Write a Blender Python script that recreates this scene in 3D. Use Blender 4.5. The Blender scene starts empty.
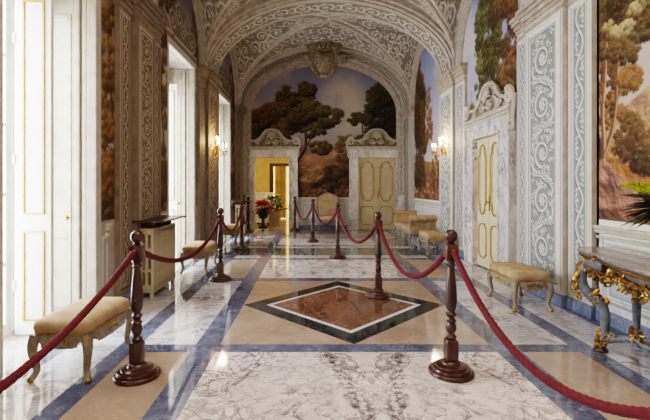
import bpy, bmesh, math, random
import numpy as np
from mathutils import Vector, Matrix, Euler

PI = math.pi
rng = np.random.default_rng(7)
random.seed(7)
COL = bpy.context.scene.collection

# ---------------------------------------------------------------- room numbers (metres)
XL, XR = -2.10, 2.80          # left / right wall planes
XC = 0.35                     # middle of the gallery
YW = 12.3                     # end wall
YB = -2.2                     # wall behind the camera
ZS = 3.5                      # springing of the vaults
CAM_Z = 1.31
F = 410.0

# ---------------------------------------------------------------- materials
MATS = {}
def srgb(c):
    c = np.asarray(c, dtype=float)
    return np.where(c <= 0.04045, c / 12.92, ((c + 0.055) / 1.055) ** 2.4)
def lin(r, g, b):
    return tuple(float(v) for v in srgb((r / 255, g / 255, b / 255))) + (1.0,)

class NT:
    def __init__(s, name):
        s.m = bpy.data.materials.new(name); s.m.use_nodes = True
        s.t = s.m.node_tree; s.n = s.t.nodes; s.l = s.t.links
        s.b = s.n['Principled BSDF']; MATS[name] = s.m
    def node(s, typ, **kw):
        n = s.n.new(typ)
        for k, v in kw.items():
            if k.startswith('i_'):
                n.inputs[int(k[2:]) if k[2:].isdigit() else k[2:]].default_value = v
            else: setattr(n, k, v)
        return n
    def link(s, a, b): s.l.new(a, b)
    def math(s, op, a, b=None, c=None):
        n = s.node('ShaderNodeMath', operation=op)
        for i, v in enumerate((a, b, c)):
            if v is None: continue
            if isinstance(v, (int, float)): n.inputs[i].default_value = v
            else: s.link(v, n.inputs[i])
        return n.outputs[0]
    def ramp(s, fac, stops, interp='LINEAR'):
        n = s.node('ShaderNodeValToRGB'); r = n.color_ramp; r.interpolation = interp
        while len(r.elements) > 1: r.elements.remove(r.elements[-1])
        r.elements[0].position = stops[0][0]; r.elements[0].color = stops[0][1]
        for p, c in stops[1:]:
            e = r.elements.new(p); e.color = c
        s.link(fac, n.inputs[0]); return n.outputs[0]
    def mix(s, fac, a, b, blend='MIX'):
        n = s.node('ShaderNodeMix', data_type='RGBA', blend_type=blend)
        for sock, v in ((n.inputs[0], fac), (n.inputs[6], a), (n.inputs[7], b)):
            if isinstance(v, (int, float)): sock.default_value = v
            elif isinstance(v, tuple): sock.default_value = v
            else: s.link(v, sock)
        return n.outputs[2]
    def pos(s, scale=(1, 1, 1), obj=False):
        if obj: o = s.node('ShaderNodeTexCoord').outputs['Object']
        else: o = s.node('ShaderNodeNewGeometry').outputs['Position']
        mp = s.node('ShaderNodeMapping'); mp.inputs['Scale'].default_value = scale
        s.link(o, mp.inputs[0]); return mp.outputs[0]
    def noise(s, vec, scale, detail=4, rough=.55, dist=0.0):
        n = s.node('ShaderNodeTexNoise'); n.inputs['Scale'].default_value = scale
        n.inputs['Detail'].default_value = detail; n.inputs['Roughness'].default_value = rough
        n.inputs['Distortion'].default_value = dist
        s.link(vec, n.inputs['Vector']); return n
    def bump(s, h, strength=.2, dist=.01):
        n = s.node('ShaderNodeBump'); n.inputs['Strength'].default_value = strength
        n.inputs['Distance'].default_value = dist
        s.link(h, n.inputs['Height']); s.link(n.outputs[0], s.b.inputs['Normal'])
    def set(s, rough=.5, metal=0.0, color=None, spec=None, coat=None):
        s.b.inputs['Roughness'].default_value = rough
        s.b.inputs['Metallic'].default_value = metal
        if color is not None:
            if isinstance(color, tuple): s.b.inputs['Base Color'].default_value = color
            else: s.link(color, s.b.inputs['Base Color'])
        if spec is not None: s.b.inputs['Specular IOR Level'].default_value = spec
        if coat is not None:
            s.b.inputs['Coat Weight'].default_value = coat; s.b.inputs['Coat Roughness'].default_value = .05
        return s.m

def plain(name, c1, c2=None, rough=.5, metal=0., scale=30., bump=0., obj=True, stretch=(1, 1, 1), detail=4, coat=None):
    t = NT(name); v = t.pos(stretch, obj); n = t.noise(v, scale, detail)
    c2 = c2 or tuple(min(1, x * .75) for x in c1[:3]) + (1,)
    col = t.ramp(n.outputs[0], [(.3, c2), (.7, c1)])
    if bump: t.bump(n.outputs[0], bump)
    return t.set(rough, metal, col, coat=coat)

def marble(name, base, base2, veins, scale=3.0, rough=.08, width=.05, wscale=1.0, obj=False, stretch=(1, 1, 1), mirror=None, bands=None):
    """base cloudiness + thin veins where a distorted noise crosses its middle"""
    t = NT(name)
    v = t.pos(stretch, obj)
    if mirror is not None:
        sp = t.node('ShaderNodeSeparateXYZ'); t.link(v, sp.inputs[0])
        ax = t.math('ABSOLUTE', t.math('SUBTRACT', sp.outputs[0], mirror))
        cb = t.node('ShaderNodeCombineXYZ'); t.link(ax, cb.inputs[0]); t.link(sp.outputs[1], cb.inputs[1]); t.link(sp.outputs[2], cb.inputs[2])
        v = cb.outputs[0]
    cloud = t.noise(v, scale * .7, 5, .6, .6)
    col = t.ramp(cloud.outputs[0], [(.32, base2), (.62, base)])
    for i, (vc, sc, w, amt) in enumerate(veins):
        off = t.node('ShaderNodeVectorMath', operation='ADD'); t.link(v, off.inputs[0]); off.inputs[1].default_value = (3.7 * i, 1.3 * i, 2.1 * i)
        nz = t.noise(off.outputs[0], sc * scale * wscale, 6, .55, 1.3)
        d = t.math('ABSOLUTE', t.math('SUBTRACT', nz.outputs[0], .5))
        m = t.noise(off.outputs[0], sc * scale * .6, 2, .5)
        k = t.ramp(d, [(0, (1, 1, 1, 1)), (w, (0, 0, 0, 1))])
        k2 = t.ramp(m.outputs[0], [(.35, (0, 0, 0, 1)), (.6, (amt, amt, amt, 1))])
        f = t.math('MULTIPLY', k, k2)
        col = t.mix(f, col, vc)
    if bands is not None:
        x0, slope, y0, w, c = bands
        sp2 = t.node('ShaderNodeSeparateXYZ'); t.link(v, sp2.inputs[0])
        wob = t.noise(v, 7, 5, .65, .8)
        wv = t.math('MULTIPLY', t.math('SUBTRACT', wob.outputs[0], .5), .30)
        line = t.math('ADD', t.math('MULTIPLY', t.math('SUBTRACT', sp2.outputs[1], y0), slope), x0)
        d = t.math('ABSOLUTE', t.math('ADD', t.math('SUBTRACT', sp2.outputs[0], line), wv))
        k = t.ramp(d, [(0, (1, 1, 1, 1)), (w * .55, (.75, .75, .75, 1)), (w, (0, 0, 0, 1))])
        spk = t.noise(v, 26, 4, .7, .6)
        k2 = t.ramp(spk.outputs[0], [(.42, (0, 0, 0, 1)), (.56, (.9, .9, .9, 1))])
        col = t.mix(t.math('MULTIPLY', k, k2), col, c)
    t.set(rough, 0, col, spec=.75)
    return t.m

def painted(name, rough=.65, bump=.15, spec=.3, grain=0.12):
    t = NT(name)
    a = t.node('ShaderNodeVertexColor', layer_name='Col')
    v = t.pos(); n = t.noise(v, 14, 6, .65)
    g = t.ramp(n.outputs[0], [(.3, (1 - grain,) * 3 + (1,)), (.7, (1, 1, 1, 1))])
    col = t.mix(1.0, a.outputs[0], g, 'MULTIPLY')
    if bump: t.bump(n.outputs[0], bump)
    return t.set(rough, 0, col, spec=spec)

def emit(name, c, s):
    t = NT(name); t.b.inputs['Base Color'].default_value = c
    t.b.inputs['Emission Color'].default_value = c; t.b.inputs['Emission Strength'].default_value = s
    return t.m

M_fresco = painted('fresco_paint')
M_grisaille = painted('grisaille_paint', rough=.6)
M_vault = painted('vault_paint', rough=.7)
M_stucco_shaded = plain('shaded_brown_stucco', lin(150, 134, 116), lin(120, 104, 88), .6, scale=8, bump=.1, obj=False)  # stucco darkened for the left side: backlit shade put into its colour
M_stucco = plain('stucco_moulding', lin(192, 178, 164), lin(154, 141, 128), .6, scale=9, bump=.1, obj=False)
M_stucco_light = plain('painted_stone_trim', lin(206, 198, 184), lin(178, 168, 152), .55, scale=8, bump=.08, obj=False)
M_crest = plain('carved_stucco', lin(172, 154, 130), lin(96, 82, 66), .6, scale=14, bump=.25, obj=False)
M_doormarble = marble('veined_door_marble', lin(234, 230, 224), lin(204, 198, 195),
                      [(lin(120, 118, 124), 1.4, .03, .9), (lin(165, 150, 140), .8, .04, .7)], 2.6, .22, stretch=(1, 1, .55))
M_white = marble('white_arabescato_marble', lin(242, 234, 231), lin(216, 205, 204),
                 [(lin(136, 116, 116), 1.9, .034, .95), (lin(150, 128, 122), 3.6, .034, .8), (lin(104, 94, 102), .9, .020, 1.0), (lin(124, 108, 110), 1.3, .028, .95)], 2.4, .055,
                 mirror=.40, bands=(.067, .225, 2.32, .07, lin(52, 58, 54)))
M_white_side = marble('white_side_marble', lin(224, 220, 220), lin(186, 184, 192),
                 [(lin(100, 100, 114), 1.5, .04, .95), (lin(136, 132, 142), 3.2, .04, .7)], 2.6, .055)
M_blue = marble('bardiglio_blue_marble', lin(114, 120, 142), lin(74, 81, 104),
                [(lin(168, 174, 190), 2.2, .03, .6), (lin(50, 56, 76), 1.6, .04, .6)], 4.0, .055, stretch=(1, 1, 1))
M_beige = marble('botticino_beige_marble', lin(186, 164, 148), lin(160, 136, 118),
                 [(lin(222, 196, 166), 2.0, .02, .5), (lin(150, 116, 88), 3.2, .015, .4)], 3.0, .055)
M_green = marble('dark_green_marble', lin(92, 98, 90), lin(58, 66, 62),
                 [(lin(190, 194, 186), 2.4, .05, .8), (lin(150, 150, 140), 4, .04, .6)], 4.0, .055)
M_black = marble('black_marble', lin(52, 55, 54), lin(30, 32, 33),
                 [(lin(110, 114, 110), 4.0, .04, .8), (lin(90, 94, 92), 7.0, .04, .7)], 4.0, .055)
M_red = marble('red_alicante_marble', lin(136, 98, 80), lin(98, 68, 55),
               [(lin(186, 142, 116), 1.4, .022, .7), (lin(66, 38, 30), 2.2, .03, .6)], 3.2, .07, stretch=(1, .6, 1))
M_thinwhite = marble('white_inlay_marble', lin(226, 222, 224), lin(206, 204, 210), [(lin(170, 168, 176), 3, .02, .5)], 4, .07)
M_skirt = marble('blue_skirting_marble', lin(122, 132, 156), lin(88, 98, 126), [(lin(176, 184, 206), 2.2, .03, .6)], 4.0, .2)
M_cream = plain('cream_door_paint', lin(226, 214, 186), lin(212, 198, 168), .4, scale=6)
M_whitepaint = plain('white_shutter_paint', lin(232, 230, 222), lin(220, 217, 208), .4, scale=6)
M_gold = plain('gilding', lin(214, 174, 104), lin(130, 94, 46), .34, 1.0, scale=40, bump=.15)
M_goldpaint = plain('gold_paint', lin(204, 172, 96), lin(168, 134, 66), .4, .35, scale=30)
M_wood = plain('mahogany_wood', lin(86, 44, 28), lin(46, 21, 14), .28, scale=14, stretch=(1, 1, .18), bump=.05, coat=.4)
M_darkwood = plain('dark_walnut_wood', lin(92, 56, 36), lin(50, 28, 18), .35, scale=12, stretch=(1, .2, 1))
M_rope = plain('crimson_cord', lin(116, 7, 28), lin(54, 2, 12), .75, scale=160, bump=.3)
M_brass = plain('brass', lin(206, 160, 84), lin(150, 104, 44), .3, 1.0, scale=30)
M_velvet = plain('tan_velvet', lin(192, 166, 132), lin(156, 126, 92), .8, scale=9, bump=.08)
M_velvet_light = plain('pale_tan_velvet', lin(206, 184, 154), lin(172, 146, 112), .8, scale=9, bump=.08)
M_painted_wood = plain('grey_green_painted_wood', lin(164, 152, 130), lin(120, 108, 90), .45, scale=26)
M_slate_wood = plain('grey_blue_painted_wood', lin(124, 130, 136), lin(84, 90, 97), .4, scale=16)
M_radiator = plain('cream_enamel', lin(192, 178, 148), lin(174, 160, 130), .4, scale=5)
M_glass = NT('window_glass'); 
def _glass(t):
    tr = t.node('ShaderNodeBsdfTransparent'); gl = t.node('ShaderNodeBsdfGlossy'); gl.inputs['Roughness'].default_value = .02
    mx = t.node('ShaderNodeMixShader'); fr = t.node('ShaderNodeFresnel'); fr.inputs[0].default_value = 1.45
    t.link(fr.outputs[0], mx.inputs[0]); t.link(tr.outputs[0], mx.inputs[1]); t.link(gl.outputs[0], mx.inputs[2])
    t.link(mx.outputs[0], t.n['Material Output'].inputs[0]); return t.m
M_glass = _glass(M_glass)
M_curtain = NT('sheer_curtain')
def _curtain(t):
    tr = t.node('ShaderNodeBsdfTransparent'); tl = t.node('ShaderNodeBsdfTranslucent'); df = t.node('ShaderNodeBsdfDiffuse')
    tl.inputs[0].default_value = (.95, .94, .9, 1); df.inputs[0].default_value = (.95, .94, .9, 1)
    m1 = t.node('ShaderNodeMixShader'); m1.inputs[0].default_value = .4; t.link(tl.outputs[0], m1.inputs[1]); t.link(df.outputs[0], m1.inputs[2])
    m2 = t.node('ShaderNodeMixShader'); m2.inputs[0].default_value = .6; t.link(tr.outputs[0], m2.inputs[1]); t.link(m1.outputs[0], m2.inputs[2])
    t.link(m2.outputs[0], t.n['Material Output'].inputs[0]); return t.m
M_curtain = _curtain(M_curtain)
M_plainwall = plain('plain_plaster', lin(200, 190, 172), lin(180, 170, 150), .7, scale=5, obj=False)
M_yellowwall = plain('yellow_wall_paint', lin(226, 200, 128), lin(206, 176, 100), .6, scale=4, obj=False)
M_linen = plain('white_linen', lin(238, 234, 226), lin(220, 214, 204), .8, scale=10, bump=.05)
M_redleaf = plain('poinsettia_red', lin(196, 18, 30), lin(120, 6, 14), .5, scale=20)
M_leaf = plain('leaf_green', lin(70, 104, 40), lin(32, 56, 22), .45, scale=18)
M_darkleaf = plain('dark_leaf', lin(46, 60, 34), lin(24, 24, 20), .4, scale=24)
M_paleflower = plain('pale_blossom', lin(226, 226, 190), lin(190, 196, 140), .6, scale=20)
M_limeleaf = NT('lime_variegated_leaf')
def _lime(t):
    v = t.pos((1, 1, 1), True); n = t.noise(v, 46, 3, .6, 1.0)
    c = t.ramp(n.outputs[0], [(.38, lin(70, 96, 10)), (.5, lin(196, 196, 20)), (.65, lin(240, 232, 60))])
    return t.set(.4, 0, c)
M_limeleaf = _lime(M_limeleaf)
M_pot = plain('terracotta', lin(150, 92, 62), lin(110, 62, 40), .7, scale=14)
M_darkpot = plain('dark_glazed_pot', lin(60, 50, 42), lin(34, 28, 24), .35, scale=14)
M_candle = plain('candle_sleeve', lin(240, 228, 196), lin(226, 210, 170), .5, scale=20)
M_bulb = emit('flame_bulb', lin(255, 214, 150), 30)
M_crystal = NT('crystal')
M_crystal.b.inputs['Transmission Weight'].default_value = 1.0; M_crystal.b.inputs['Roughness'].default_value = .02
M_crystal = M_crystal.m
M_tabletop = marble('veined_tabletop_marble', lin(156, 146, 140), lin(118, 110, 108), [(lin(220, 212, 206), 1.4, .03, .8), (lin(96, 88, 90), 2.4, .03, .7)], 3.5, .1, stretch=(1, .4, 1))

# ---------------------------------------------------------------- mesh building
class MB:
    def __init__(s): s.v = []; s.f = []; s.sm = []
    def add(s, vs, fs, smooth=True):
        o = len(s.v); s.v += [tuple(p) for p in vs]; s.f += [tuple(i + o for i in f) for f in fs]; s.sm += [smooth] * len(fs); return s
    def box(s, x0, x1, y0, y1, z0, z1):
        vs = [(x0, y0, z0), (x1, y0, z0), (x1, y1, z0), (x0, y1, z0), (x0, y0, z1), (x1, y0, z1), (x1, y1, z1), (x0, y1, z1)]
        return s.add(vs, [(0, 3, 2, 1), (4, 5, 6, 7), (0, 1, 5, 4), (1, 2, 6, 5), (2, 3, 7, 6), (3, 0, 4, 7)], False)
    def loft(s, rings, cap=True, closed=True, smooth=True):
        n = len(rings[0]); vs = [p for r in rings for p in r]; fs = []
        m = n if closed else n - 1
        for i in range(len(rings) - 1):
            for j in range(m):
                k = (j + 1) % n
                fs.append((i * n + j, i * n + k, (i + 1) * n + k, (i + 1) * n + j))
        if cap and closed:
            fs.append(tuple(reversed(range(n)))); fs.append(tuple(range((len(rings) - 1) * n, len(rings) * n)))
        return s.add(vs, fs, smooth)
    def lathe(s, prof, c=(0, 0, 0), seg=20):
        rings = [[(c[0] + r * math.cos(2 * PI * j / seg), c[1] + r * math.sin(2 * PI * j / seg), c[2] + z) for j in range(seg)] for r, z in prof]
        return s.loft(rings)
    def tube(s, pts, rad, seg=8, flat=1.0, up=None, cap=True, twist=None):
        P = [Vector(p) for p in pts]; n = len(P)
        if not hasattr(rad, '__len__'): rad = [rad] * n
        rings = []; prev = None
        for i in range(n):
            t = (P[min(i + 1, n - 1)] - P[max(i - 1, 0)])
            t = t.normalized() if t.length > 1e-9 else Vector((0, 0, 1))
            if up is not None: a = Vector(up)
            elif prev is None: a = Vector((0, 0, 1)) if abs(t.z) < .9 else Vector((1, 0, 0))
            else: a = prev
            u = a - t * a.dot(t)
            if u.length < 1e-6: u = t.orthogonal()
            u.normalize(); w = t.cross(u); prev = u
            ring = []
            for j in range(seg):
                an = 2 * PI * j / seg; r = rad[i]
                if twist: r *= twist(i, an)
                ring.append(tuple(P[i] + u * (r * math.cos(an)) + w * (r * flat * math.sin(an))))
            rings.append(ring)
        return s.loft(rings, cap)
    def ell(s, c, ax, rot=None, seg=10, rg=6):
        R = rot if rot is not None else Matrix.Identity(3)
        rings = []
        for i in range(rg + 1):
            th = PI * (i + .02 * (i == 0) - .02 * (i == rg)) / rg
            rings.append([tuple(Vector(c) + R @ Vector((ax[0] * math.sin(th) * math.cos(2 * PI * j / seg), ax[1] * math.sin(th) * math.sin(2 * PI * j / seg), -ax[2] * math.cos(th)))) for j in range(seg)])
        return s.loft(rings)
    def prism(s, poly, mapf, d0, d1, smooth=False):
        """poly: list of (a,b); mapf(a,b,d) -> xyz ; fan via ngon caps"""
        n = len(poly)
        vs = [mapf(a, b, d0) for a, b in poly] + [mapf(a, b, d1) for a, b in poly]
        fs = [tuple(reversed(range(n))), tuple(range(n, 2 * n))] + [(j, (j + 1) % n, n + (j + 1) % n, n + j) for j in range(n)]
        return s.add(vs, fs, smooth)
    def quad(s, a, b, c, d): return s.add([a, b, c, d], [(0, 1, 2, 3)], False)
    def build(s, name, mat, parent=None, bevel=0., loc=None, kind=None, fixn=True):
        me = bpy.data.meshes.new(name); me.from_pydata(s.v, [], s.f)
        me.polygons.foreach_set('use_smooth', s.sm); me.update()
        if fixn:
            bm = bmesh.new(); bm.from_mesh(me); bmesh.ops.recalc_face_normals(bm, faces=bm.faces); bm.to_mesh(me); bm.free()
        if any(s.sm): me.set_sharp_from_angle(angle=.7)
        o = bpy.data.objects.new(name, me); COL.objects.link(o)
        for m in (mat if isinstance(mat, (list, tuple)) else [mat]): me.materials.append(m)
        if parent: o.parent = parent
        if loc: o.location = loc
        if bevel:
            b = o.modifiers.new('bevel', 'BEVEL'); b.width = bevel; b.segments = 2; b.limit_method = 'ANGLE'; b.angle_limit = .6
        if kind: o['kind'] = kind
        return o

def thing(name, label, cat, loc=(0, 0, 0), rz=0., group=None, kind=None):
    o = bpy.data.objects.new(name, None); COL.objects.link(o); o.empty_display_size = .1
    o.location = loc; o.rotation_euler = (0, 0, rz)
    if label: o['label'] = label
    if cat: o['category'] = cat
    if group: o['group'] = group
    if kind: o['kind'] = kind
    return o
def tag(o, label, cat, group=None):
    o['label'] = label; o['category'] = cat
    if group: o['group'] = group
    return o
def children(o): return [c for c in bpy.data.objects if c.parent == o]
def copy_tree(o, parent=None):
    c = o.copy(); COL.objects.link(c)
    if parent: c.parent = parent
    for ch in children(o): copy_tree(ch, c)
    return c
def dup(o, label, loc, rz=0.):
    c = copy_tree(o); c['label'] = label; c.location = loc; c.rotation_euler = (0, 0, rz); return c
def catmull(pts, n=6):
    P = [Vector(p) for p in pts]; out = []
    for i in range(len(P) - 1):
        a, b, c, d = P[max(i - 1, 0)], P[i], P[i + 1], P[min(i + 2, len(P) - 1)]
        for k in range(n):
            t = k / n
            out.append(.5 * ((2 * b) + (c - a) * t + (2 * a - 5 * b + 4 * c - d) * t * t + (3 * b - a - 3 * c + d) * t ** 3))
    out.append(P[-1]); return out
def lerp(a, b, t): return a + (b - a) * t

# ---------------------------------------------------------------- painting into vertex colours
def vnoise(h, w, cells, octv=4, seed=0, gain=.55):
    r = np.random.default_rng(seed); out = np.zeros((h, w)); amp = 1.; tot = 0.
    for o in range(octv):
        ch = max(2, int(cells * h / max(h, w) * 2 ** o)) + 2; cw = max(2, int(cells * w / max(h, w) * 2 ** o)) + 2
        g = r.random((ch, cw))
        yy = np.linspace(0, ch - 1.001, h); xx = np.linspace(0, cw - 1.001, w)
        y0 = yy.astype(int); x0 = xx.astype(int); fy = (yy - y0)[:, None]; fx = (xx - x0)[None]
        fy = fy * fy * (3 - 2 * fy); fx = fx * fx * (3 - 2 * fx)
        a = g[y0][:, x0]; b = g[y0][:, x0 + 1]; c = g[y0 + 1][:, x0]; d = g[y0 + 1][:, x0 + 1]
        out += amp * ((a * (1 - fx) + b * fx) * (1 - fy) + (c * (1 - fx) + d * fx) * fy); tot += amp; amp *= gain
    return out / tot

class Cv:
    """painter's canvas in metres, origin lower left, colours 0..255 sRGB"""
    def __init__(s, w, h, res, bg=(180, 170, 155)):
        s.W, s.H = w, h; s.nx = max(2, int(round(w / res))); s.ny = max(2, int(round(h / res)))
        s.rx = w / s.nx; s.ry = h / s.ny
        s.a = np.empty((s.ny + 1, s.nx + 1, 3)); s.a[:] = bg
        s.X, s.Y = np.meshgrid(np.linspace(0, w, s.nx + 1), np.linspace(0, h, s.ny + 1))
    def blend(s, mask, col):
        m = np.clip(mask, 0, 1)[..., None]; s.a += (np.asarray(col, float) - s.a) * m
    def dab(s, x, y, rx, col, al=1., ry=None, ang=0., hard=.5):
        ry = ry or rx; R = max(rx, ry) * 1.05
        i0 = max(0, int((x - R) / s.rx)); i1 = min(s.nx, int((x + R) / s.rx) + 1)
        j0 = max(0, int((y - R) / s.ry)); j1 = min(s.ny, int((y + R) / s.ry) + 1)
        if i1 < i0 or j1 < j0: return
        dx = s.X[j0:j1 + 1, i0:i1 + 1] - x; dy = s.Y[j0:j1 + 1, i0:i1 + 1] - y
        if ang: ca, sa = math.cos(ang), math.sin(ang); dx, dy = dx * ca + dy * sa, -dx * sa + dy * ca
        d = np.sqrt((dx / rx) ** 2 + (dy / ry) ** 2)
        m = np.clip((1 - d) / max(1e-3, 1 - hard), 0, 1) * al
        v = s.a[j0:j1 + 1, i0:i1 + 1]; v += (np.asarray(col, float) - v) * m[..., None]
    def rect(s, x0, y0, x1, y1, col, al=1.):
        m = (s.X >= x0) & (s.X <= x1) & (s.Y >= y0) & (s.Y <= y1); s.blend(m * al, col)
    def frame(s, x0, y0, x1, y1, w, col, al=1.):
        m = (s.X >= x0) & (s.X <= x1) & (s.Y >= y0) & (s.Y <= y1) & ~((s.X > x0 + w) & (s.X < x1 - w) & (s.Y > y0 + w) & (s.Y < y1 - w)); s.blend(m * al, col)
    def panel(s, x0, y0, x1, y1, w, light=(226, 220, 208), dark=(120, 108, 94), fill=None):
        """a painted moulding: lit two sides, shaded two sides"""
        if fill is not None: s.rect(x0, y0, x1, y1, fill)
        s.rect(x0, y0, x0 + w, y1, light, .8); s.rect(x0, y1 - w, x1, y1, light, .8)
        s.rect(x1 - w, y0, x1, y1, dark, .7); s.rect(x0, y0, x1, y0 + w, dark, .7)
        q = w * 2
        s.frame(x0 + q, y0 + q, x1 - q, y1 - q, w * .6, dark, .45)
    def stroke(s, pts, r0, r1, col, al=1., hard=.5):
        for (xa, ya), (xb, yb), t in zip(pts[:-1], pts[1:], np.linspace(0, 1, len(pts) - 1) if len(pts) > 2 else [0]):
            r = max(lerp(r0, r1, t), .35 * min(s.rx, s.ry)); L = math.hypot(xb - xa, yb - ya); k = max(1, int(L / (r * .6)))
            for q in range(k):
                f = q / k; s.dab(lerp(xa, xb, f), lerp(ya, yb, f), r, col, al, hard=hard)
    def to_mesh(s, name, fn, mat, parent=None, holes=(), kind='structure', flip=False):
        P = fn(s.X, s.Y); P = np.stack(P, -1).reshape(-1, 3)
        nx, ny = s.nx, s.ny
        idx = np.arange((nx + 1) * (ny + 1)).reshape(ny + 1, nx + 1)
        q = np.stack([idx[:-1, :-1], idx[:-1, 1:], idx[1:, 1:], idx[1:, :-1]], -1)
        keep = np.ones((ny, nx), bool)
        cx = (s.X[:-1, :-1] + s.X[1:, 1:]) / 2; cy = (s.Y[:-1, :-1] + s.Y[1:, 1:]) / 2
        for (x0, y0, x1, y1) in holes: keep &= ~((cx > x0) & (cx < x1) & (cy > y0) & (cy < y1))
        q = q[keep]
        if flip: q = q[:, ::-1]
        q = q.reshape(-1, 4); nf = len(q)
        me = bpy.data.meshes.new(name)
        me.vertices.add(len(P)); me.vertices.foreach_set('co', P.astype(np.float32).ravel())
        me.loops.add(nf * 4); me.loops.foreach_set('vertex_index', q.astype(np.int32).ravel())
        me.polygons.add(nf); me.polygons.foreach_set('loop_start', np.arange(0, nf * 4, 4, dtype=np.int32))
        me.polygons.foreach_set('loop_total', np.full(nf, 4, np.int32)) if False else None
        me.update(calc_edges=True); me.validate()
        me.polygons.foreach_set('use_smooth', np.ones(len(me.polygons), bool))
        ca = me.color_attributes.new('Col', 'FLOAT_COLOR', 'POINT')
        c = np.ones((len(P), 4), np.float32); c[:, :3] = srgb(np.clip(s.a.reshape(-1, 3), 0, 255) / 255)
        if len(me.vertices) == len(P): ca.data.foreach_set('color', c.ravel())
        me.materials.append(mat)
        o = bpy.data.objects.new(name, me); COL.objects.link(o)
        if parent: o.parent = parent
        if kind: o['kind'] = kind
        return o

def var(c, d): return tuple(np.clip(np.asarray(c, float) + rng.uniform(-d, d) + rng.uniform(-d * .3, d * .3, 3), 0, 255))
def foliage(cv, cx, cy, rx, ry, n, dark, light, lr=.06, density=26):
    """clusters of leaf dabs, lit from the upper left"""
    cl = []
    for _ in range(n):
        a = rng.uniform(0, 2 * PI); r = math.sqrt(rng.uniform(0, 1))
        cl.append((cx + rx * r * math.cos(a), cy + ry * r * math.sin(a)))
    cl.sort(key=lambda p: -p[1])
    for (x, y) in cl:
        R = rng.uniform(.7, 1.2) * min(rx, ry) * .38
        cv.dab(x, y, R * 1.15, [d * 1.0 for d in dark], .75, ry=R * .9, hard=.35)
        for _ in range(density):
            a = rng.uniform(0, 2 * PI); r = R * math.sqrt(rng.uniform(0, 1)); px, py = x + r * math.cos(a) * 1.25, y + r * math.sin(a) * .85
            sh = .5 + .5 * ((py - y) - .5 * (px - x)) / R + .25 * (y - cy) / ry
            c = [lerp(d, l, max(0, min(1, sh + rng.uniform(-.25, .25)))) for d, l in zip(dark, light)]
            cv.dab(px, py, lr * rng.uniform(.6, 1.3), var(c, 10), .8, ry=lr * rng.uniform(.35, .8), ang=rng.uniform(0, PI), hard=.3)
def trunk(cv, pts, r0, r1, dark=(52, 34, 22), light=(130, 96, 66)):
    P = [(p.x, p.y) for p in catmull([(x, y, 0) for x, y in pts], 5)]
    cv.stroke(P, r0, r1, dark, .95)
    cv.stroke([(x - r0 * .3, y) for x, y in P], r0 * .5, r1 * .4, light, .7)
    return P
def sky(cv, y0, y1, low=(206, 186, 168), mid=(170, 168, 190), top=(118, 126, 168), seed=1, cloud=(206, 196, 192), cl_amt=.8):
    t = np.clip((cv.Y - y0) / (y1 - y0), 0, 1)[..., None]
    low, mid, top = map(lambda c: np.asarray(c, float), (low, mid, top))
    c = np.where(t < .45, low + (mid - low) * (t / .45), mid + (top - mid) * ((t - .45) / .55))
    m = cv.Y >= y0; cv.a[m] = c[m]
    n = vnoise(cv.ny + 1, cv.nx + 1, 4, 5, seed)
    cv.blend(np.clip((n - .5) * 5, 0, 1) * cl_amt * (cv.Y >= y0), cloud)
def ground(cv, y0, y1, cols, seed=2, cells=8):
    n = vnoise(cv.ny + 1, cv.nx + 1, cells, 5, seed); n2 = vnoise(cv.ny + 1, cv.nx + 1, cells * 3, 3, seed + 9)
    edge = y1 + .25 * (vnoise(cv.ny + 1, cv.nx + 1, 5, 3, seed + 4) - .5)
    m = np.clip((edge - cv.Y) / .03, 0, 1) * (cv.Y >= y0)
    k = np.clip((n - .3) / .4, 0, 1)[..., None]; c = np.asarray(cols[0], float) * (1 - k) + np.asarray(cols[1], float) * k
    k2 = np.clip((n2 - .5) * 3, 0, 1)[..., None] * .6; c = c * (1 - k2) + np.asarray(cols[2], float) * k2
    cv.a += (c - cv.a) * m[..., None]
def rocks(cv, x0, y0, x1, y1, n, cols, r=.2):
    for _ in range(n):
        x, y = rng.uniform(x0, x1), rng.uniform(y0, y1); R = r * rng.uniform(.5, 1.2); c = cols[rng.integers(len(cols))]
        cv.dab(x, y, R, var([v * .6 for v in c], 8), .9, ry=R * .7, ang=rng.uniform(-.6, .6), hard=.7)
        cv.dab(x - R * .15, y + R * .15, R * .75, var(c, 10), .85, ry=R * .45, ang=rng.uniform(-.6, .6), hard=.4)

def crag(cv, mask, dark, mid, light, seed, cells=10, k=1.0, gain=.6):
    n = vnoise(cv.ny + 1, cv.nx + 1, cells, 6, seed, gain); gy, gx = np.gradient(n); s_ = (gy - .7 * gx); s_ = s_ / (np.abs(s_).mean() * 3 + 1e-9)
    t = np.clip(.5 + .5 * s_ * k + (n - .5) * .8, 0, 1)[..., None]
    dark, mid, light = (np.asarray(c, float) for c in (dark, mid, light))
    c = np.where(t < .5, dark + (mid - dark) * (t * 2), mid + (light - mid) * (t * 2 - 1))
    cv.a += (c - cv.a) * np.clip(mask, 0, 1)[..., None]
def below(cv, y, amp, seed, cells=6, soft=.03):
    e = y + amp * 2 * (vnoise(cv.ny + 1, cv.nx + 1, cells, 4, seed) - .5); return np.clip((e - cv.Y) / soft, 0, 1) * (cv.Y > .95)
G_BG, G_L, G_D, G_H = (150, 142, 130), (196, 190, 178), (96, 88, 78), (222, 216, 206)
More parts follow.
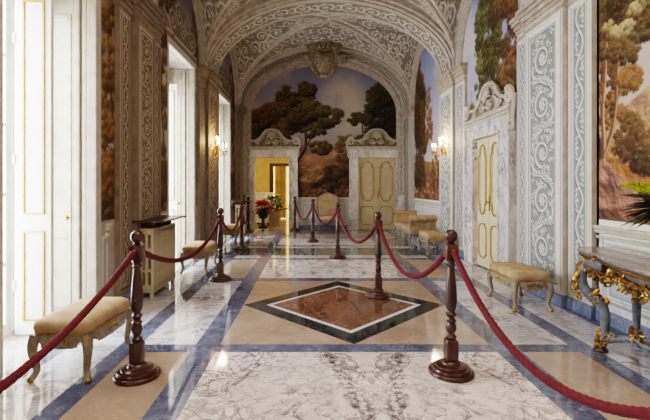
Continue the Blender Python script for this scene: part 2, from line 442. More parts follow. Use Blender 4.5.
def scroll(cv, cx, cy, R, hand, a0, w, cols, turns=1.5, leaves=True):
    bg, L, D, H = cols
    pts = []
    n = int(22 * turns)
    for i in range(n + 1):
        t = i / n; r = R * (1 - .82 * t); a = a0 + hand * 2 * PI * turns * t
        pts.append((cx + r * math.cos(a), cy + r * math.sin(a)))
    off = w * .55
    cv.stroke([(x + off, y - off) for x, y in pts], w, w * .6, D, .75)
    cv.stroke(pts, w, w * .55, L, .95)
    if leaves:
        for i in range(1, n - 4, 3):
            x, y = pts[i]; a = a0 + hand * 2 * PI * turns * i / n
            q = w * 2.1 * (1 - .5 * i / n); ox, oy = x + math.cos(a) * q * .7, y + math.sin(a) * q * .7
            an = a + hand * .9
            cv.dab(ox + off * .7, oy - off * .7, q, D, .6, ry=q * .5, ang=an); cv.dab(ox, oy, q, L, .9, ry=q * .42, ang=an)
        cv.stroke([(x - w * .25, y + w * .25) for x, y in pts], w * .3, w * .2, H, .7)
    cv.dab(cx + off, cy - off, R * .3, D, .6); cv.dab(cx, cy, R * .26, L, .95); cv.dab(cx - w * .2, cy + w * .2, R * .12, H, .8)
def sprig(cv, x, y, q, ang, cols):
    bg, L, D, H = cols
    for da, k in ((0, 1.), (.7, .75), (-.7, .75)):
        a = ang + da; ex, ey = x + math.cos(a) * q * .75 * k, y + math.sin(a) * q * .75 * k
        cv.dab(ex + q * .14, ey - q * .14, q * .72 * k, D, .65, ry=q * .26, ang=a); cv.dab(ex, ey, q * .66 * k, L, .92, ry=q * .22, ang=a); cv.dab(ex - q * .05, ey + q * .06, q * .4 * k, H, .6, ry=q * .07, ang=a)
def rinceau(cv, x0, y0, x1, y1, cols=(G_BG, G_L, G_D, G_H), R=None, border=.012, pale=False):
    bg, L, D, H = cols
    cv.rect(x0, y0, x1, y1, bg)
    wd = x1 - x0; xm = (x0 + x1) / 2; R = R or wd * .40
    n = max(2, int(round((y1 - y0 - .5 * R) / (2.5 * R)))); st = (y1 - y0 - .3 * R) / n
    r_ = random.Random(int(y1 * 1000))
    for k in range(int((x1 - x0) * (y1 - y0) / (R * R) * 5)):
        sprig(cv, r_.uniform(x0 + R * .2, x1 - R * .2), r_.uniform(y0 + R * .2, y1 - R * .2), R * r_.uniform(.22, .36), r_.uniform(0, 2 * PI), cols)
    for i in range(n):
        y = y0 + .15 * R + st * (i + .5); hand = 1 if i % 2 == 0 else -1; w = R * .115
        cv.dab(xm, y, R * .98, bg, .8, hard=.8)
        if i < n - 1:
            pts = [(xm + hand * R * .9, y + R * .3), (xm + hand * R * .95, y + R * .8), (xm, y + st * .5), (xm - hand * R * .95, y + st - R * .8), (xm - hand * R * .95, y + st - R * .2)]
            P = [(p.x, p.y) for p in catmull([(a, b, 0) for a, b in pts], 5)]
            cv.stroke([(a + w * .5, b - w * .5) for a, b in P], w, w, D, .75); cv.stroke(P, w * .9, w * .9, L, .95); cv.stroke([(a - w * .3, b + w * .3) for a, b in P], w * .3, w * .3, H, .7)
            for sx in (-1, 1):
                for q in range(4): sprig(cv, xm + sx * R * (.12 + .2 * q), y + st * .5 + sx * hand * R * -.1 * q, R * .34, PI / 2 - sx * (.5 + .45 * q), cols)
        for q in range(9):
            a = 2 * PI * q / 9; sprig(cv, xm + math.cos(a) * R * .78, y + math.sin(a) * R * .78, R * .30, a + hand * 1.1, cols)
        scroll(cv, xm, y, R * .80, hand, -PI / 2 if hand > 0 else PI / 2, w, cols, 1.5, leaves=False)
        for q in range(6): a = 2 * PI * q / 6; cv.dab(xm + math.cos(a) * R * .2, y + math.sin(a) * R * .2, R * .17, L, .95, ry=R * .1, ang=a)
        cv.dab(xm, y, R * .12, D, .7); cv.dab(xm, y, R * .08, H, .9)
    cv.frame(x0, y0, x1, y1, border, H, .8); cv.frame(x0 + border, y0 + border, x1 - border, y1 - border, border * .7, D, .6)
def wavestrip(cv, x0, y0, x1, y1, cols=(G_BG, G_L, G_D, G_H), border=.008, vertical=True):
    bg, L, D, H = cols
    cv.rect(x0, y0, x1, y1, bg)
    if vertical: a0, a1, b0, b1 = y0, y1, x0, x1
    else: a0, a1, b0, b1 = x0, x1, y0, y1
    wd = b1 - b0; lam = wd * 2.6; n = max(8, int((a1 - a0) / lam * 14)); w = wd * .085
    f = (lambda a, b: (b, a)) if vertical else (lambda a, b: (a, b))
    pts = []
    for i in range(n + 1):
        a = lerp(a0, a1, i / n); b = (b0 + b1) / 2 + wd * .26 * math.sin(2 * PI * (a - a0) / lam); pts.append(f(a, b))
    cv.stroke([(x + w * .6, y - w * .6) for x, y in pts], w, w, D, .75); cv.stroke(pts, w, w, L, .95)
    k = int((a1 - a0) / lam * 2)
    for i in range(k + 1):
        a = a0 + lam * (i + .5) / 2; sgn = -1 if i % 2 == 0 else 1
        b = (b0 + b1) / 2 + sgn * wd * .12
        for da in (-.2, -.1, 0.0, .1, .2):
            x, y = f(a + da * lam, b + sgn * wd * .14 * (1 - abs(da) * 3)); q = wd * .22
            cv.dab(x + w * .6, y - w * .6, q, D, .6, ry=q * .5, ang=da * 5 + (PI / 2 if vertical else 0)); cv.dab(x, y, q, L, .9, ry=q * .45, ang=da * 5 + (PI / 2 if vertical else 0))
        x, y = f(a, b); cv.dab(x, y, wd * .09, H, .85)
    cv.frame(x0, y0, x1, y1, border, H, .8)
def scatter_scrolls(cv, mask_fn, size, cols=(G_BG, G_L, G_D, G_H), jit=.25):
    ny = int(cv.H / (size * 1.75)) + 2; nx = int(cv.W / (size * 2)) + 2
    for j in range(ny):
        for i in range(nx):
            x = (i + .5 * (j % 2)) * size * 2.0 + rng.uniform(-jit, jit) * size; y = j * size * 1.75 + rng.uniform(-jit, jit) * size
            if mask_fn(x, y): scroll(cv, x, y, size * rng.uniform(.8, 1.0), 1 if (i + j) % 2 else -1, rng.uniform(0, 2 * PI), size * .15, cols, 1.4)
# ================================================================ FLOOR
FX = [(-2.10, -1.97, 'b'), (-1.97, -1.58, 's'), (-1.58, -1.42, 'b'), (-1.42, -.96, 'P'), (-.96, -.76, 'b'), (-.76, 1.46, 'F'),
      (1.46, 1.66, 'b'), (1.66, 2.12, 'P'), (2.12, 2.28, 'b'), (2.28, 2.67, 's'), (2.67, 2.80, 'b')]
FY = [(-2.2, .80, 'E', 's'), (.80, .95, 'b', 'b'), (.95, 3.235, 'w', 'E'), (3.235, 3.39, 'b', 'b'), (3.39, 5.65, 'D', 's'), (5.65, 5.84, 'b', 'b'),
      (5.84, 7.30, 'w', 'E'), (7.30, 7.45, 'b', 'b'), (7.45, 7.75, 's', 's'), (7.75, 8.65, 'g', 'g'), (8.65, 8.9, 's', 's'), (8.9, 9.05, 'b', 'b'),
      (9.05, 10.2, 'w', 'E'), (10.2, 10.35, 'b', 'b'), (10.35, 11.9, 'E', 's'), (11.9, 12.3, 'b', 'b')]
SL = {'w': 0, 's': 1, 'b': 2, 'E': 3, 'g': 4, 'k': 5, 'r': 6, 't': 7}
def build_floor():
    vs, fs, ms = [], [], []
    def poly(pts, m):
        o = len(vs); vs.extend((x, y, 0.) for x, y in pts); fs.append(tuple(range(o, o + len(pts)))); ms.append(SL[m])
    for x0, x1, cx in FX:
        for y0, y1, cf, cp in FY:
            m = cx if cx in 'bs' else (cf if cx == 'F' else cp)
            if cx in 's' and cf == 'g': m = 'g'
            if m == 'D':
                c = ((x0 + x1) / 2, (y0 + y1) / 2); hx, hy = (x1 - x0) / 2, (y1 - y0) / 2
                R = lambda k: [(c[0] - hx * k, c[1]), (c[0], c[1] - hy * k), (c[0] + hx * k, c[1]), (c[0], c[1] + hy * k)]
                A, B, C = R(.995), R(.77), R(.71)
                corners = [(x0, y0), (x1, y0), (x1, y1), (x0, y1)]
                for i in range(4): poly([A[i], corners[i], A[(i + 1) % 4]], 'E')
                for i in range(4):
                    j = (i + 1) % 4; poly([A[i], A[j], B[j], B[i]], 'k'); poly([B[i], B[j], C[j], C[i]], 't')
                poly(C, 'r')
                for i in range(4):   # the small beige slivers left at the diamond's tips
                    pass
            else: poly([(x0, y0), (x1, y0), (x1, y1), (x0, y1)], m)
    me = bpy.data.meshes.new('floor'); me.from_pydata(vs, [], fs); me.update()
    for m in (M_white, M_white_side, M_blue, M_beige, M_green, M_black, M_red, M_thinwhite): me.materials.append(m)
    me.polygons.foreach_set('material_index', ms)
    o = bpy.data.objects.new('floor', me); COL.objects.link(o); o['kind'] = 'structure'
    s = MB().box(-3.2, 3.0, YB, 16.2, -.12, -.004); s.build('floor.003', M_blue, kind='structure')
build_floor()

# ================================================================ WINDOW LAYOUT
WIN = [(-.55, .75), (2.75, 4.05), (6.0, 7.4), (9.25, 10.6)]
WH = 3.41
# ================================================================ LEFT WALL (painted)
BROWN = ((58, 38, 24), (168, 124, 74)); OLIVE = ((38, 34, 20), (122, 108, 58)); RUST = ((70, 40, 20), (182, 128, 72))
def dado(cv, y0, y1, light=(224, 220, 214), z1=.95, segs=()):
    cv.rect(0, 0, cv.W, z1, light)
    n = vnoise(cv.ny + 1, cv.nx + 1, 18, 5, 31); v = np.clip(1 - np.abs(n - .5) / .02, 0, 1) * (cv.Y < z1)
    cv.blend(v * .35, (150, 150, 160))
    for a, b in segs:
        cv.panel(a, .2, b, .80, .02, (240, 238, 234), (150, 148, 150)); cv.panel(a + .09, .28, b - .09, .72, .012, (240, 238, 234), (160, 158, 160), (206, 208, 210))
def left_wall():
    y0 = YB; cv = Cv(YW - y0, 5.5, .022)
    L = lambda y: y - y0
    sky(cv, .95, 5.5, (160, 138, 116), (140, 128, 130), (112, 108, 128), 11)  # left wall's base colours kept darker, its backlit shade put into the paint
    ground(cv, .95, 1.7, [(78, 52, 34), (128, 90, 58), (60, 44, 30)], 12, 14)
    for (a, b) in ((.75, 2.75), (4.05, 6.0), (7.4, 9.25), (10.6, 12.3)):
        n = int((b - a) / .5) + 1
        for i in range(n):
            y = L(a + (i + .5) * (b - a) / n); col = [BROWN, RUST, OLIVE][i % 3]
            trunk(cv, [(y, .95), (y + .08, 1.7), (y - .05, 2.6), (y + .1, 3.5)], .05, .02)
            foliage(cv, y, 2.7, .32, 1.1, 20, *col, lr=.05, density=22); foliage(cv, y, 4.1, .4, .8, 12, *col, lr=.06, density=18)
        pass
    crag(cv, below(cv, 1.35, .2, 61, 30), (50, 34, 26), (104, 74, 54), (160, 124, 92), 62, 40)
    for z in (1.4, 2.0, 2.6, 3.2): foliage(cv, L(4.2), z, .16, .3, 18, (66, 46, 24), (176, 134, 76), .035, 26)
    for a, b in WIN:   # over-window grisaille cresting
        m = L((a + b) / 2)
        foliage(cv, L(a) - .1, 3.9, .35, .6, 10, *RUST, lr=.05); foliage(cv, L(b) + .1, 4.0, .35, .6, 10, *BROWN, lr=.05)
        cv.dab(m, 3.75, .62, (124, 110, 94), .95, ry=.42, hard=.9); cv.rect(L(a) - .08, 3.41, L(b) + .08, 3.62, (146, 130, 112))
        cv.frame(L(a) - .08, 3.41, L(b) + .08, 3.62, .02, (216, 206, 190)); cv.stroke([(L(a), 3.55), (L(b), 3.55)], .012, .012, (110, 96, 80))
        gc = ((116, 102, 86), (176, 160, 138), (72, 58, 46), (196, 182, 162))
        for sx in (-1, 1):
            scroll(cv, m + sx * .48, 3.82, .2, sx, -PI / 2, .03, gc); scroll(cv, m + sx * .2, 4.0, .17, -sx, PI / 2, .028, gc)
        scroll(cv, m, 3.8, .14, 1, 0, .025, gc)
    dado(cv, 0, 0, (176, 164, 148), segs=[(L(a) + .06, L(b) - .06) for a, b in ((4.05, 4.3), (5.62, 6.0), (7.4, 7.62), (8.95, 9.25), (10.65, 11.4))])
    holes = [(L(a), -1, L(b), WH) for a, b in WIN]
    for a, b in WIN:   # marble architrave painted around each opening
        m = ((cv.X > L(a) - .04) & (cv.X < L(b) + .04) & (cv.Y < WH + .1)); cv.blend(m * 1., (202, 194, 182))
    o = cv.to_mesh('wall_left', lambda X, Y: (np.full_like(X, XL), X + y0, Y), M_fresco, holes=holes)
    return o
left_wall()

# ================================================================ RIGHT WALL (painted)
def right_wall_far():
    y0, y1 = 4.0, YW; cv = Cv(y1 - y0, 5.5, .016); L = lambda y: y - y0
    sky(cv, .95, 5.5, (214, 192, 170), (178, 178, 200), (120, 134, 172), 21, (214, 206, 200))
    ground(cv, .95, 1.9, [(120, 84, 52), (176, 134, 92), (88, 62, 40)], 22, 14)
    crag(cv, below(cv, 1.75, .25, 23, 14), (96, 66, 46), (150, 110, 78), (206, 164, 122), 24, 24)
    # bay between near pilaster and middle pilaster : pale sapling, tall green tree, then a brown tree
    foliage(cv, L(7.22), 2.35, .16, .45, 16, (104, 84, 64), (190, 154, 116), .03, 24); trunk(cv, [(L(7.2), 1.4), (L(7.25), 2.2), (L(7.2), 3.0)], .02, .01, (110, 80, 60))
    foliage(cv, L(7.35), 1.55, .2, .3, 14, (74, 54, 36), (160, 120, 80), .03, 24)
    trunk(cv, [(L(6.35), 1.0), (L(6.4), 2.2), (L(6.3), 3.3), (L(6.4), 4.4)], .06, .025); trunk(cv, [(L(6.4), 2.2), (L(6.15), 3.2), (L(6.0), 4.0)], .04, .02)
    foliage(cv, L(6.5), 3.7, .42, .95, 70, (46, 42, 22), (132, 118, 66), .04, 40)
    foliage(cv, L(6.85), 3.1, .16, .5, 18, (56, 52, 28), (140, 126, 76), .035, 34); foliage(cv, L(6.8), 4.1, .22, .4, 16, (56, 52, 28), (150, 136, 84), .035, 34)
    foliage(cv, L(6.1), 4.3, .4, .5, 30, (70, 54, 28), (156, 126, 74), .04, 34)
    foliage(cv, L(5.65), 3.3, .36, 1.3, 80, (52, 32, 18), (138, 98, 62), .04, 40); foliage(cv, L(5.9), 2.7, .26, .6, 30, (58, 37, 20), (148, 106, 66), .04, 34)
    foliage(cv, L(5.45), 1.9, .3, .8, 40, (48, 28, 16), (128, 82, 50), .04, 36); trunk(cv, [(L(5.5), 1.0), (L(5.6), 2.2), (L(5.5), 3.5)], .05, .02)
    foliage(cv, L(7.2), 1.15, .25, .2, 14, (60, 36, 24), (140, 86, 60), .035, 24)
    # far bay : dark tree, lighter one beyond, figures and rocks below
    foliage(cv, L(9.75), 3.0, .22, .7, 30, (96, 66, 40), (172, 130, 84), .04, 30)
    trunk(cv, [(L(10.7), 1.2), (L(10.65), 2.4), (L(10.7), 3.8)], .05, .02)
    foliage(cv, L(10.7), 3.2, .55, .9, 110, (48, 35, 20), (128, 98, 58), .045, 40); foliage(cv, L(10.3), 2.5, .4, .35, 30, (70, 48, 28), (150, 110, 66), .045, 34); foliage(cv, L(10.75), 4.2, .28, .3, 20, (54, 40, 22), (132, 104, 60), .045, 34); foliage(cv, L(10.4), 2.9, .25, .5, 26, (60, 38, 20), (134, 94, 54), .045, 34)
    foliage(cv, L(10.7), 1.7, .5, .45, 40, (52, 38, 24), (120, 90, 58), .045, 30); foliage(cv, L(9.3), 1.6, .3, .4, 20, (70, 46, 30), (150, 106, 70), .04, 30)
    for k in range(9):
        x = L(9.1 + k * .17); c = [(150, 70, 50), (176, 140, 100), (90, 70, 66), (120, 60, 44)][k % 4]; cv.dab(x, 1.32, .045, c, .9, ry=.15, hard=.5); cv.dab(x, 1.5, .026, (196, 150, 116), .9)
    crag(cv, below(cv, 1.2, .12, 25, 20), (70, 46, 34), (124, 86, 62), (172, 126, 92), 26, 30)
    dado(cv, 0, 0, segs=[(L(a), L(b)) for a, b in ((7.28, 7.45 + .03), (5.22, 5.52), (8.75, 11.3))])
    # frame lines around the frescoes
    for a, b in ((5.2, 7.39), (8.7, 11.4)): cv.rect(L(a), .95, L(b), .99, (232, 228, 222)); cv.rect(L(a), .99, L(b), 1.005, (96, 80, 66))
    cv.to_mesh('wall_right', lambda X, Y: (np.full_like(X, XR), X + y0, Y), M_fresco)
def right_wall_near():
    y0, y1 = 1.0, 4.06; cv = Cv(y1 - y0, 5.5, .010); L = lambda y: y - y0
    sky(cv, .95, 5.5, (196, 170, 144), (176, 168, 166), (146, 148, 168), 41, (196, 184, 174))
    for q, (zc, d_, m_, l_) in enumerate(((2.28, (140, 106, 84), (180, 140, 108), (206, 172, 140)), (1.95, (112, 78, 46), (164, 112, 66), (196, 146, 94)), (1.72, (120, 76, 42), (170, 112, 62), (204, 146, 88)), (1.45, (78, 52, 32), (126, 86, 52), (170, 122, 78)))):
        crag(cv, below(cv, zc - .25 * np.sin((cv.X - 2.2) * 2.2), .07, 42 + q, 10), d_, m_, l_, 50 + q, 26)
    for i in range(120):
        x, z = rng.uniform(0, 3.0), rng.uniform(1.4, 2.0); cv.dab(x, z, rng.uniform(.015, .05), var((98, 74, 42), 24), .6, ry=rng.uniform(.01, .025), hard=.2)
    # dark wood at the very edge, forked pale trunk
    foliage(cv, L(4.0), 2.6, .06, 1.6, 60, (44, 28, 18), (104, 72, 44), .03, 30)
    foliage(cv, L(3.62), 1.75, .16, .22, 26, (60, 42, 22), (124, 92, 52), .025, 34); foliage(cv, L(3.45), 1.55, .16, .16, 20, (48, 34, 20), (110, 80, 48), .025, 34)
    dk, lt = (96, 64, 44), (198, 154, 116)
    trunk(cv, [(L(3.98), 1.3), (L(3.93), 1.7), (L(3.96), 2.15), (L(3.94), 2.7), (L(3.9), 3.2)], .05, .024, dk, lt)
    trunk(cv, [(L(3.93), 1.62), (L(3.80), 1.9), (L(3.76), 2.2), (L(3.74), 2.7), (L(3.70), 3.2)], .036, .02, dk, lt); trunk(cv, [(L(3.76), 2.1), (L(3.66), 2.3), (L(3.6), 2.45)], .018, .01, dk, lt); trunk(cv, [(L(3.95), 2.0), (L(4.0), 2.3)], .02, .012, dk, lt)
    AM = ((84, 54, 26), (166, 120, 70))
    foliage(cv, L(3.64), 2.24, .14, .12, 34, *AM, .018, 40); foliage(cv, L(3.86), 2.0, .07, .16, 22, *AM, .018, 36); foliage(cv, L(3.72), 1.98, .09, .07, 16, *AM, .018, 34); foliage(cv, L(3.96), 2.4, .05, .2, 20, (76, 46, 22), (164, 112, 60), .018, 34)
    OL = ((50, 36, 20), (132, 104, 60))
    foliage(cv, L(3.8), 2.95, .26, .42, 120, *OL, .022, 44); foliage(cv, L(3.5), 3.0, .3, .35, 90, *OL, .022, 44); foliage(cv, L(3.86), 2.55, .1, .2, 30, *OL, .02, 40)
    foliage(cv, L(3.4), 2.65, .25, .12, 50, *OL, .02, 40); foliage(cv, L(3.85), 2.3, .07, .4, 40, (58, 38, 20), (128, 90, 52), .02, 36); foliage(cv, L(3.62), 2.48, .1, .1, 16, *OL, .02, 36)
    foliage(cv, L(3.72), 2.72, .14, .07, 34, (104, 84, 50), (200, 180, 132), .018, 40); foliage(cv, L(3.5), 2.85, .14, .06, 26, (104, 84, 50), (200, 180, 132), .018, 40); foliage(cv, L(3.88), 2.82, .07, .05, 14, (104, 84, 50), (196, 170, 120), .018, 36)
    foliage(cv, L(2.2), 3.2, 1.0, .9, 130, *OL, .03, 40); foliage(cv, L(1.6), 2.2, .5, .7, 50, (56, 40, 22), (140, 104, 60), .03, 36)
    dk2 = (112, 78, 54)
    trunk(cv, [(L(3.99), 1.25), (L(3.93), 1.65), (L(3.95), 2.0), (L(3.92), 2.35), (L(3.9), 2.75)], .044, .014, dk2, (212, 170, 132)); trunk(cv, [(L(3.93), 1.60), (L(3.82), 1.82), (L(3.77), 2.1), (L(3.76), 2.35), (L(3.71), 2.65)], .028, .010, dk2, (202, 158, 120)); trunk(cv, [(L(3.77), 2.1), (L(3.68), 2.22), (L(3.62), 2.38)], .012, .007, dk2, (190, 146, 108))
    foliage(cv, L(3.92), 2.62, .08, .14, 16, *OL, .02, 36); foliage(cv, L(3.72), 2.55, .09, .1, 14, *OL, .02, 36); foliage(cv, L(3.66), 2.26, .09, .07, 14, *AM, .018, 36); foliage(cv, L(3.86), 2.12, .05, .07, 8, *AM, .018, 30)
    for k in range(40): cv.dab(L(rng.uniform(3.4, 3.95)), rng.uniform(1.5, 2.0), rng.uniform(.012, .03), var((214, 168, 116), 24), .5, ry=.008, hard=.3)
    # big boulders at the foot of the tree, dark brush on the far side
    crag(cv, below(cv, 1.58 - np.clip((L(3.9) - cv.X), 0, 9) * .85, .06, 46, 14), (92, 60, 50), (152, 108, 90), (204, 162, 138), 47, 9, 1.3, .5)
    foliage(cv, L(3.25), 1.28, .22, .12, 26, (50, 36, 22), (120, 86, 54), .025, 34)
    crag(cv, below(cv, 1.12, .06, 48, 18), (76, 50, 38), (126, 88, 68), (172, 130, 104), 49, 24)
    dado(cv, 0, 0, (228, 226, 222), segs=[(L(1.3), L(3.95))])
    cv.rect(0, .90, cv.W, .985, (236, 233, 228)); cv.rect(0, .985, cv.W, 1.0, (104, 84, 66)); cv.rect(L(4.015), .95, L(4.06), 5.5, (150, 138, 122))
    cv.to_mesh('wall_right.001', lambda X, Y: (np.full_like(X, XR), X + y0, Y), M_fresco)
    b = MB().box(XR, XR + .1, YB, 1.02, 0, 5.5); b.build('wall_right.002', M_plainwall, kind='structure')
right_wall_far(); right_wall_near()

# ================================================================ END WALL (painted, doorway cut in it)
DOOR_L = (-1.71, -.69, 2.15); DOOR_R = (1.38, 2.49, 2.15)
def end_wall():
    x0 = -2.1; cv = Cv(4.9, 5.3, .016); L = lambda x: x - x0
    sky(cv, .95, 5.3, (190, 164, 142), (166, 160, 166), (122, 130, 160), 55, (186, 174, 166), .8)
    # pale central cloud
    n = vnoise(cv.ny + 1, cv.nx + 1, 7, 5, 77); d = np.sqrt(((cv.X - L(.95)) / .75) ** 2 + ((cv.Y - 3.8) / 1.0) ** 2); cv.blend(np.clip((1.15 - d) * 1.5, 0, 1) * np.clip((n - .25) * 3.5, 0, 1) * .9, (206, 190, 174))
    # distant hills and castle, warm light
    for zc, c in ((2.55, (150, 124, 112)), (2.35, (168, 128, 100)), (2.1, (146, 106, 74)), (1.85, (110, 78, 52))):
        e = zc + .1 * np.sin(cv.X * 4 + zc * 7) + .16 * (vnoise(cv.ny + 1, cv.nx + 1, 9, 4, int(zc * 60)) - .5)
        nn = vnoise(cv.ny + 1, cv.nx + 1, 26, 4, int(zc * 33)); k = np.clip((e - cv.Y) / .04, 0, 1) * (cv.Y > .95)
        cv.a += ((np.asarray(c, float) * (.75 + .5 * nn[..., None])) - cv.a) * k[..., None]
    for x, z, w, h in ((.12, 2.5, .1, .16), (.24, 2.48, .16, .1), (.36, 2.5, .07, .2), (.48, 2.46, .14, .1)):
        cv.rect(L(x), z, L(x) + w, z + h, (176, 142, 116)); cv.rect(L(x) + w * .6, z, L(x) + w, z + h, (136, 104, 84))
    # dark foreground, rocks and pool
    foliage(cv, L(.55), 1.5, .5, .35, 34, (34, 26, 20), (92, 70, 48), .05, 30); foliage(cv, L(1.05), 1.75, .3, .6, 26, (60, 44, 30), (130, 96, 62), .05, 28)
    foliage(cv, L(1.0), 2.45, .26, .4, 20, (74, 60, 40), (150, 118, 80), .045, 26)
    crag(cv, below(cv, 1.25, .2, 56, 10), (40, 30, 26), (92, 66, 52), (160, 118, 90), 57, 16)
    for i in range(24): cv.dab(L(rng.uniform(.2, .5)), rng.uniform(1.1, 1.35), .05, var((150, 120, 96), 20), .6, ry=.02)
    crag(cv, np.clip(1 - np.sqrt(((cv.X - L(-.05)) / .5) ** 2 + ((cv.Y - 1.7) / .35) ** 2), 0, .3) * 3, (88, 62, 42), (150, 112, 78), (204, 164, 122), 58, 20)
    # big left tree : trunk leaning, broad canopy in tiers
    trunk(cv, [(L(-.35), 1.15), (L(-.48), 1.6), (L(-.42), 2.1), (L(-.2), 2.45), (L(-.22), 3.1), (L(-.45), 3.7)], .085, .03, (46, 32, 22), (110, 80, 54))
    trunk(cv, [(L(-.3), 2.3), (L(-.02), 2.75), (L(.3), 3.2)], .04, .02, (46, 32, 22)); trunk(cv, [(L(-.35), 2.4), (L(-.8), 2.9), (L(-1.1), 3.2)], .045, .02, (46, 32, 22))
    DK, LT = (32, 25, 13), (128, 106, 58); DB, LB = (46, 29, 16), (134, 94, 54)
    foliage(cv, L(-1.3), 3.0, .5, .75, 60, DB, LB, .055, 30)
    foliage(cv, L(-1.55), 2.75, .3, .4, 26, DK, (86, 70, 38), .055, 28)
    foliage(cv, L(-.35), 3.75, .5, .3, 44, DK, LT, .05, 32); foliage(cv, L(-.15), 4.25, .26, .22, 22, DK, LT, .05, 30); foliage(cv, L(-.75), 3.95, .3, .3, 22, DK, LT, .05, 30); foliage(cv, L(-1.0), 3.6, .3, .2, 16, DB, LB, .05, 30)
    foliage(cv, L(.35), 3.35, .52, .3, 46, DK, LT, .05, 32); foliage(cv, L(.0), 3.0, .4, .2, 22, DK, LT, .05, 30); foliage(cv, L(-.6), 3.2, .35, .3, 24, DK, LT, .05, 30)
    foliage(cv, L(-.9), 3.3, .5, .4, 40, DK, LT, .05, 30); foliage(cv, L(-1.0), 2.9, .4, .25, 22, DB, LB, .05, 28); foliage(cv, L(-1.5), 3.35, .3, .25, 20, DB, LB, .05, 28); foliage(cv, L(-.1), 3.5, .3, .3, 24, DK, LT, .05, 30)
    foliage(cv, L(.25), 2.45, .3, .22, 22, DK, LT, .045, 30)
    # right trees
    trunk(cv, [(L(1.55), 2.3), (L(1.52), 3.0), (L(1.5), 3.4)], .03, .02, (50, 34, 22)); trunk(cv, [(L(1.68), 2.3), (L(1.7), 3.0)], .025, .015, (50, 34, 22)); trunk(cv, [(L(1.9), 2.3), (L(2.0), 3.2), (L(2.1), 4.0)], .06, .03, (44, 30, 20))
    foliage(cv, L(2.15), 3.3, .42, .8, 64, (26, 24, 14), (76, 72, 38), .055, 30); foliage(cv, L(2.1), 4.05, .42, .32, 34, (34, 32, 16), (98, 90, 46), .05, 30)
    foliage(cv, L(1.45), 3.3, .32, .18, 30, (36, 34, 18), (98, 90, 50), .045, 30); foliage(cv, L(1.8), 3.75, .2, .2, 14, (34, 32, 16), (98, 90, 46), .05, 30); foliage(cv, L(1.55), 2.5, .3, .3, 24, (44, 38, 22), (104, 86, 50), .05, 28)
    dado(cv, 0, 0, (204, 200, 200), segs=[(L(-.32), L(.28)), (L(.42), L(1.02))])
    cv.rect(0, .9, cv.W, .97, (222, 216, 208)); cv.rect(0, .97, cv.W, .985, (90, 72, 60))
    cv.to_mesh('wall_back', lambda X, Y: (X + x0, np.full_like(X, YW), Y), M_fresco, holes=[(L(DOOR_L[0]), -1, L(DOOR_L[1]), DOOR_L[2])])
end_wall()
MB().box(-2.7, 2.9, YB - .1, YB, 0, 5.5).build('wall_front', M_plainwall, kind='structure')

# ================================================================ PILASTERS
G_RIGHT = ((144, 147, 146), (220, 218, 211), (98, 101, 102), (240, 238, 232))
G_LEFT = ((112, 98, 82), (192, 174, 150), (66, 54, 44), (212, 196, 174))  # darkened set: shade of the backlit window wall is in these colours
G_END = ((150, 140, 124), (196, 186, 168), (104, 92, 78), (216, 206, 190))
def pilaster(side, main, strips, cols, res=.012, num=0):
    """main=(y0,y1), strips=[(y0,y1),...]; side -1 left wall / +1 right wall"""
    xw = XR if side > 0 else XL; sg = -1 if side > 0 else 1
    root = thing('trim_%d' % num, None, None, (xw, main[0], 0), kind='structure')
    lx = lambda d: sg * d
    def bx(mb, d, y0, y1, z0, z1):
        a, b = sorted((lx(-.02), lx(d))); mb.box(a, b, y0 - main[0], y1 - main[0], z0, z1)
    b = MB()
    for (y0, y1) in strips: bx(b, .05, y0, y1, 0, ZS + .02)
    bx(b, .10, main[0], main[1], 0, ZS + .02)
    b.build('shaft', M_stucco_light if side > 0 else M_stucco_shaded, root)
    cap = MB()
    for z0, z1, e in ((3.24, 3.28, .015), (3.32, 3.37, .02), (3.37, 3.43, .045), (3.43, 3.48, .075), (3.48, 3.53, .10)):
        bx(cap, .10 + e, main[0] - e * .6, main[1] + e * .6, z0, z1)
        for (y0, y1) in strips: bx(cap, .05 + e, y0 - e * .3, y1 + e * .3, z0, z1 - .002)
    cap.build('capital', M_stucco if side > 0 else M_stucco_shaded, root, bevel=.008)
    bs = MB()
    for (y0, y1) in strips: bx(bs, .065, y0 - .004, y1 + .004, 0, .13)
    bx(bs, .118, main[0] - .01, main[1] + .01, 0, .131)
    bs.build('plinth', M_skirt, root, bevel=.006)
    w = main[1] - main[0]
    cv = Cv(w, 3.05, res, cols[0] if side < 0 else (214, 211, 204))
    cv.a[:] = (152, 136, 118) if side < 0 else (218, 214, 206)  # left ground tone carries the backlit wall's shade
    m = .13
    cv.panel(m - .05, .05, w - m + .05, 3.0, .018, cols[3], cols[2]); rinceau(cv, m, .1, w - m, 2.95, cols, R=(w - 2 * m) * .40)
    for k in (0.02, w - .035): cv.rect(k, 0, k + .012, 3.05, cols[2], .5)
    y0 = main[0]
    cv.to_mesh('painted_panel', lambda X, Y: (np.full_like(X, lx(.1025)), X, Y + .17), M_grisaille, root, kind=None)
    for (a, c) in strips:
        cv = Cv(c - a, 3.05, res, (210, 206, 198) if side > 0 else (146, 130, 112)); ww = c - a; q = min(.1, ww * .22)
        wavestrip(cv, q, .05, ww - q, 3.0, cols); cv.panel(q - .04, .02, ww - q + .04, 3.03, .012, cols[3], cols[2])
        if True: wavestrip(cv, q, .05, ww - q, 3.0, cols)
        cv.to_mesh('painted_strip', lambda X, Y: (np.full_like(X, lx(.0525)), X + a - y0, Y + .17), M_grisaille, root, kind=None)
    return root
pilaster(1, (4.42, 5.20), [(4.03, 4.40), (5.22, 5.50)], G_RIGHT, .008, 1)
pilaster(1, (7.88, 8.68), [(7.39, 7.86)], G_RIGHT, .012, 2)
pilaster(1, (11.40, 12.0), [(11.2, 11.38)], G_RIGHT, .016, 3)
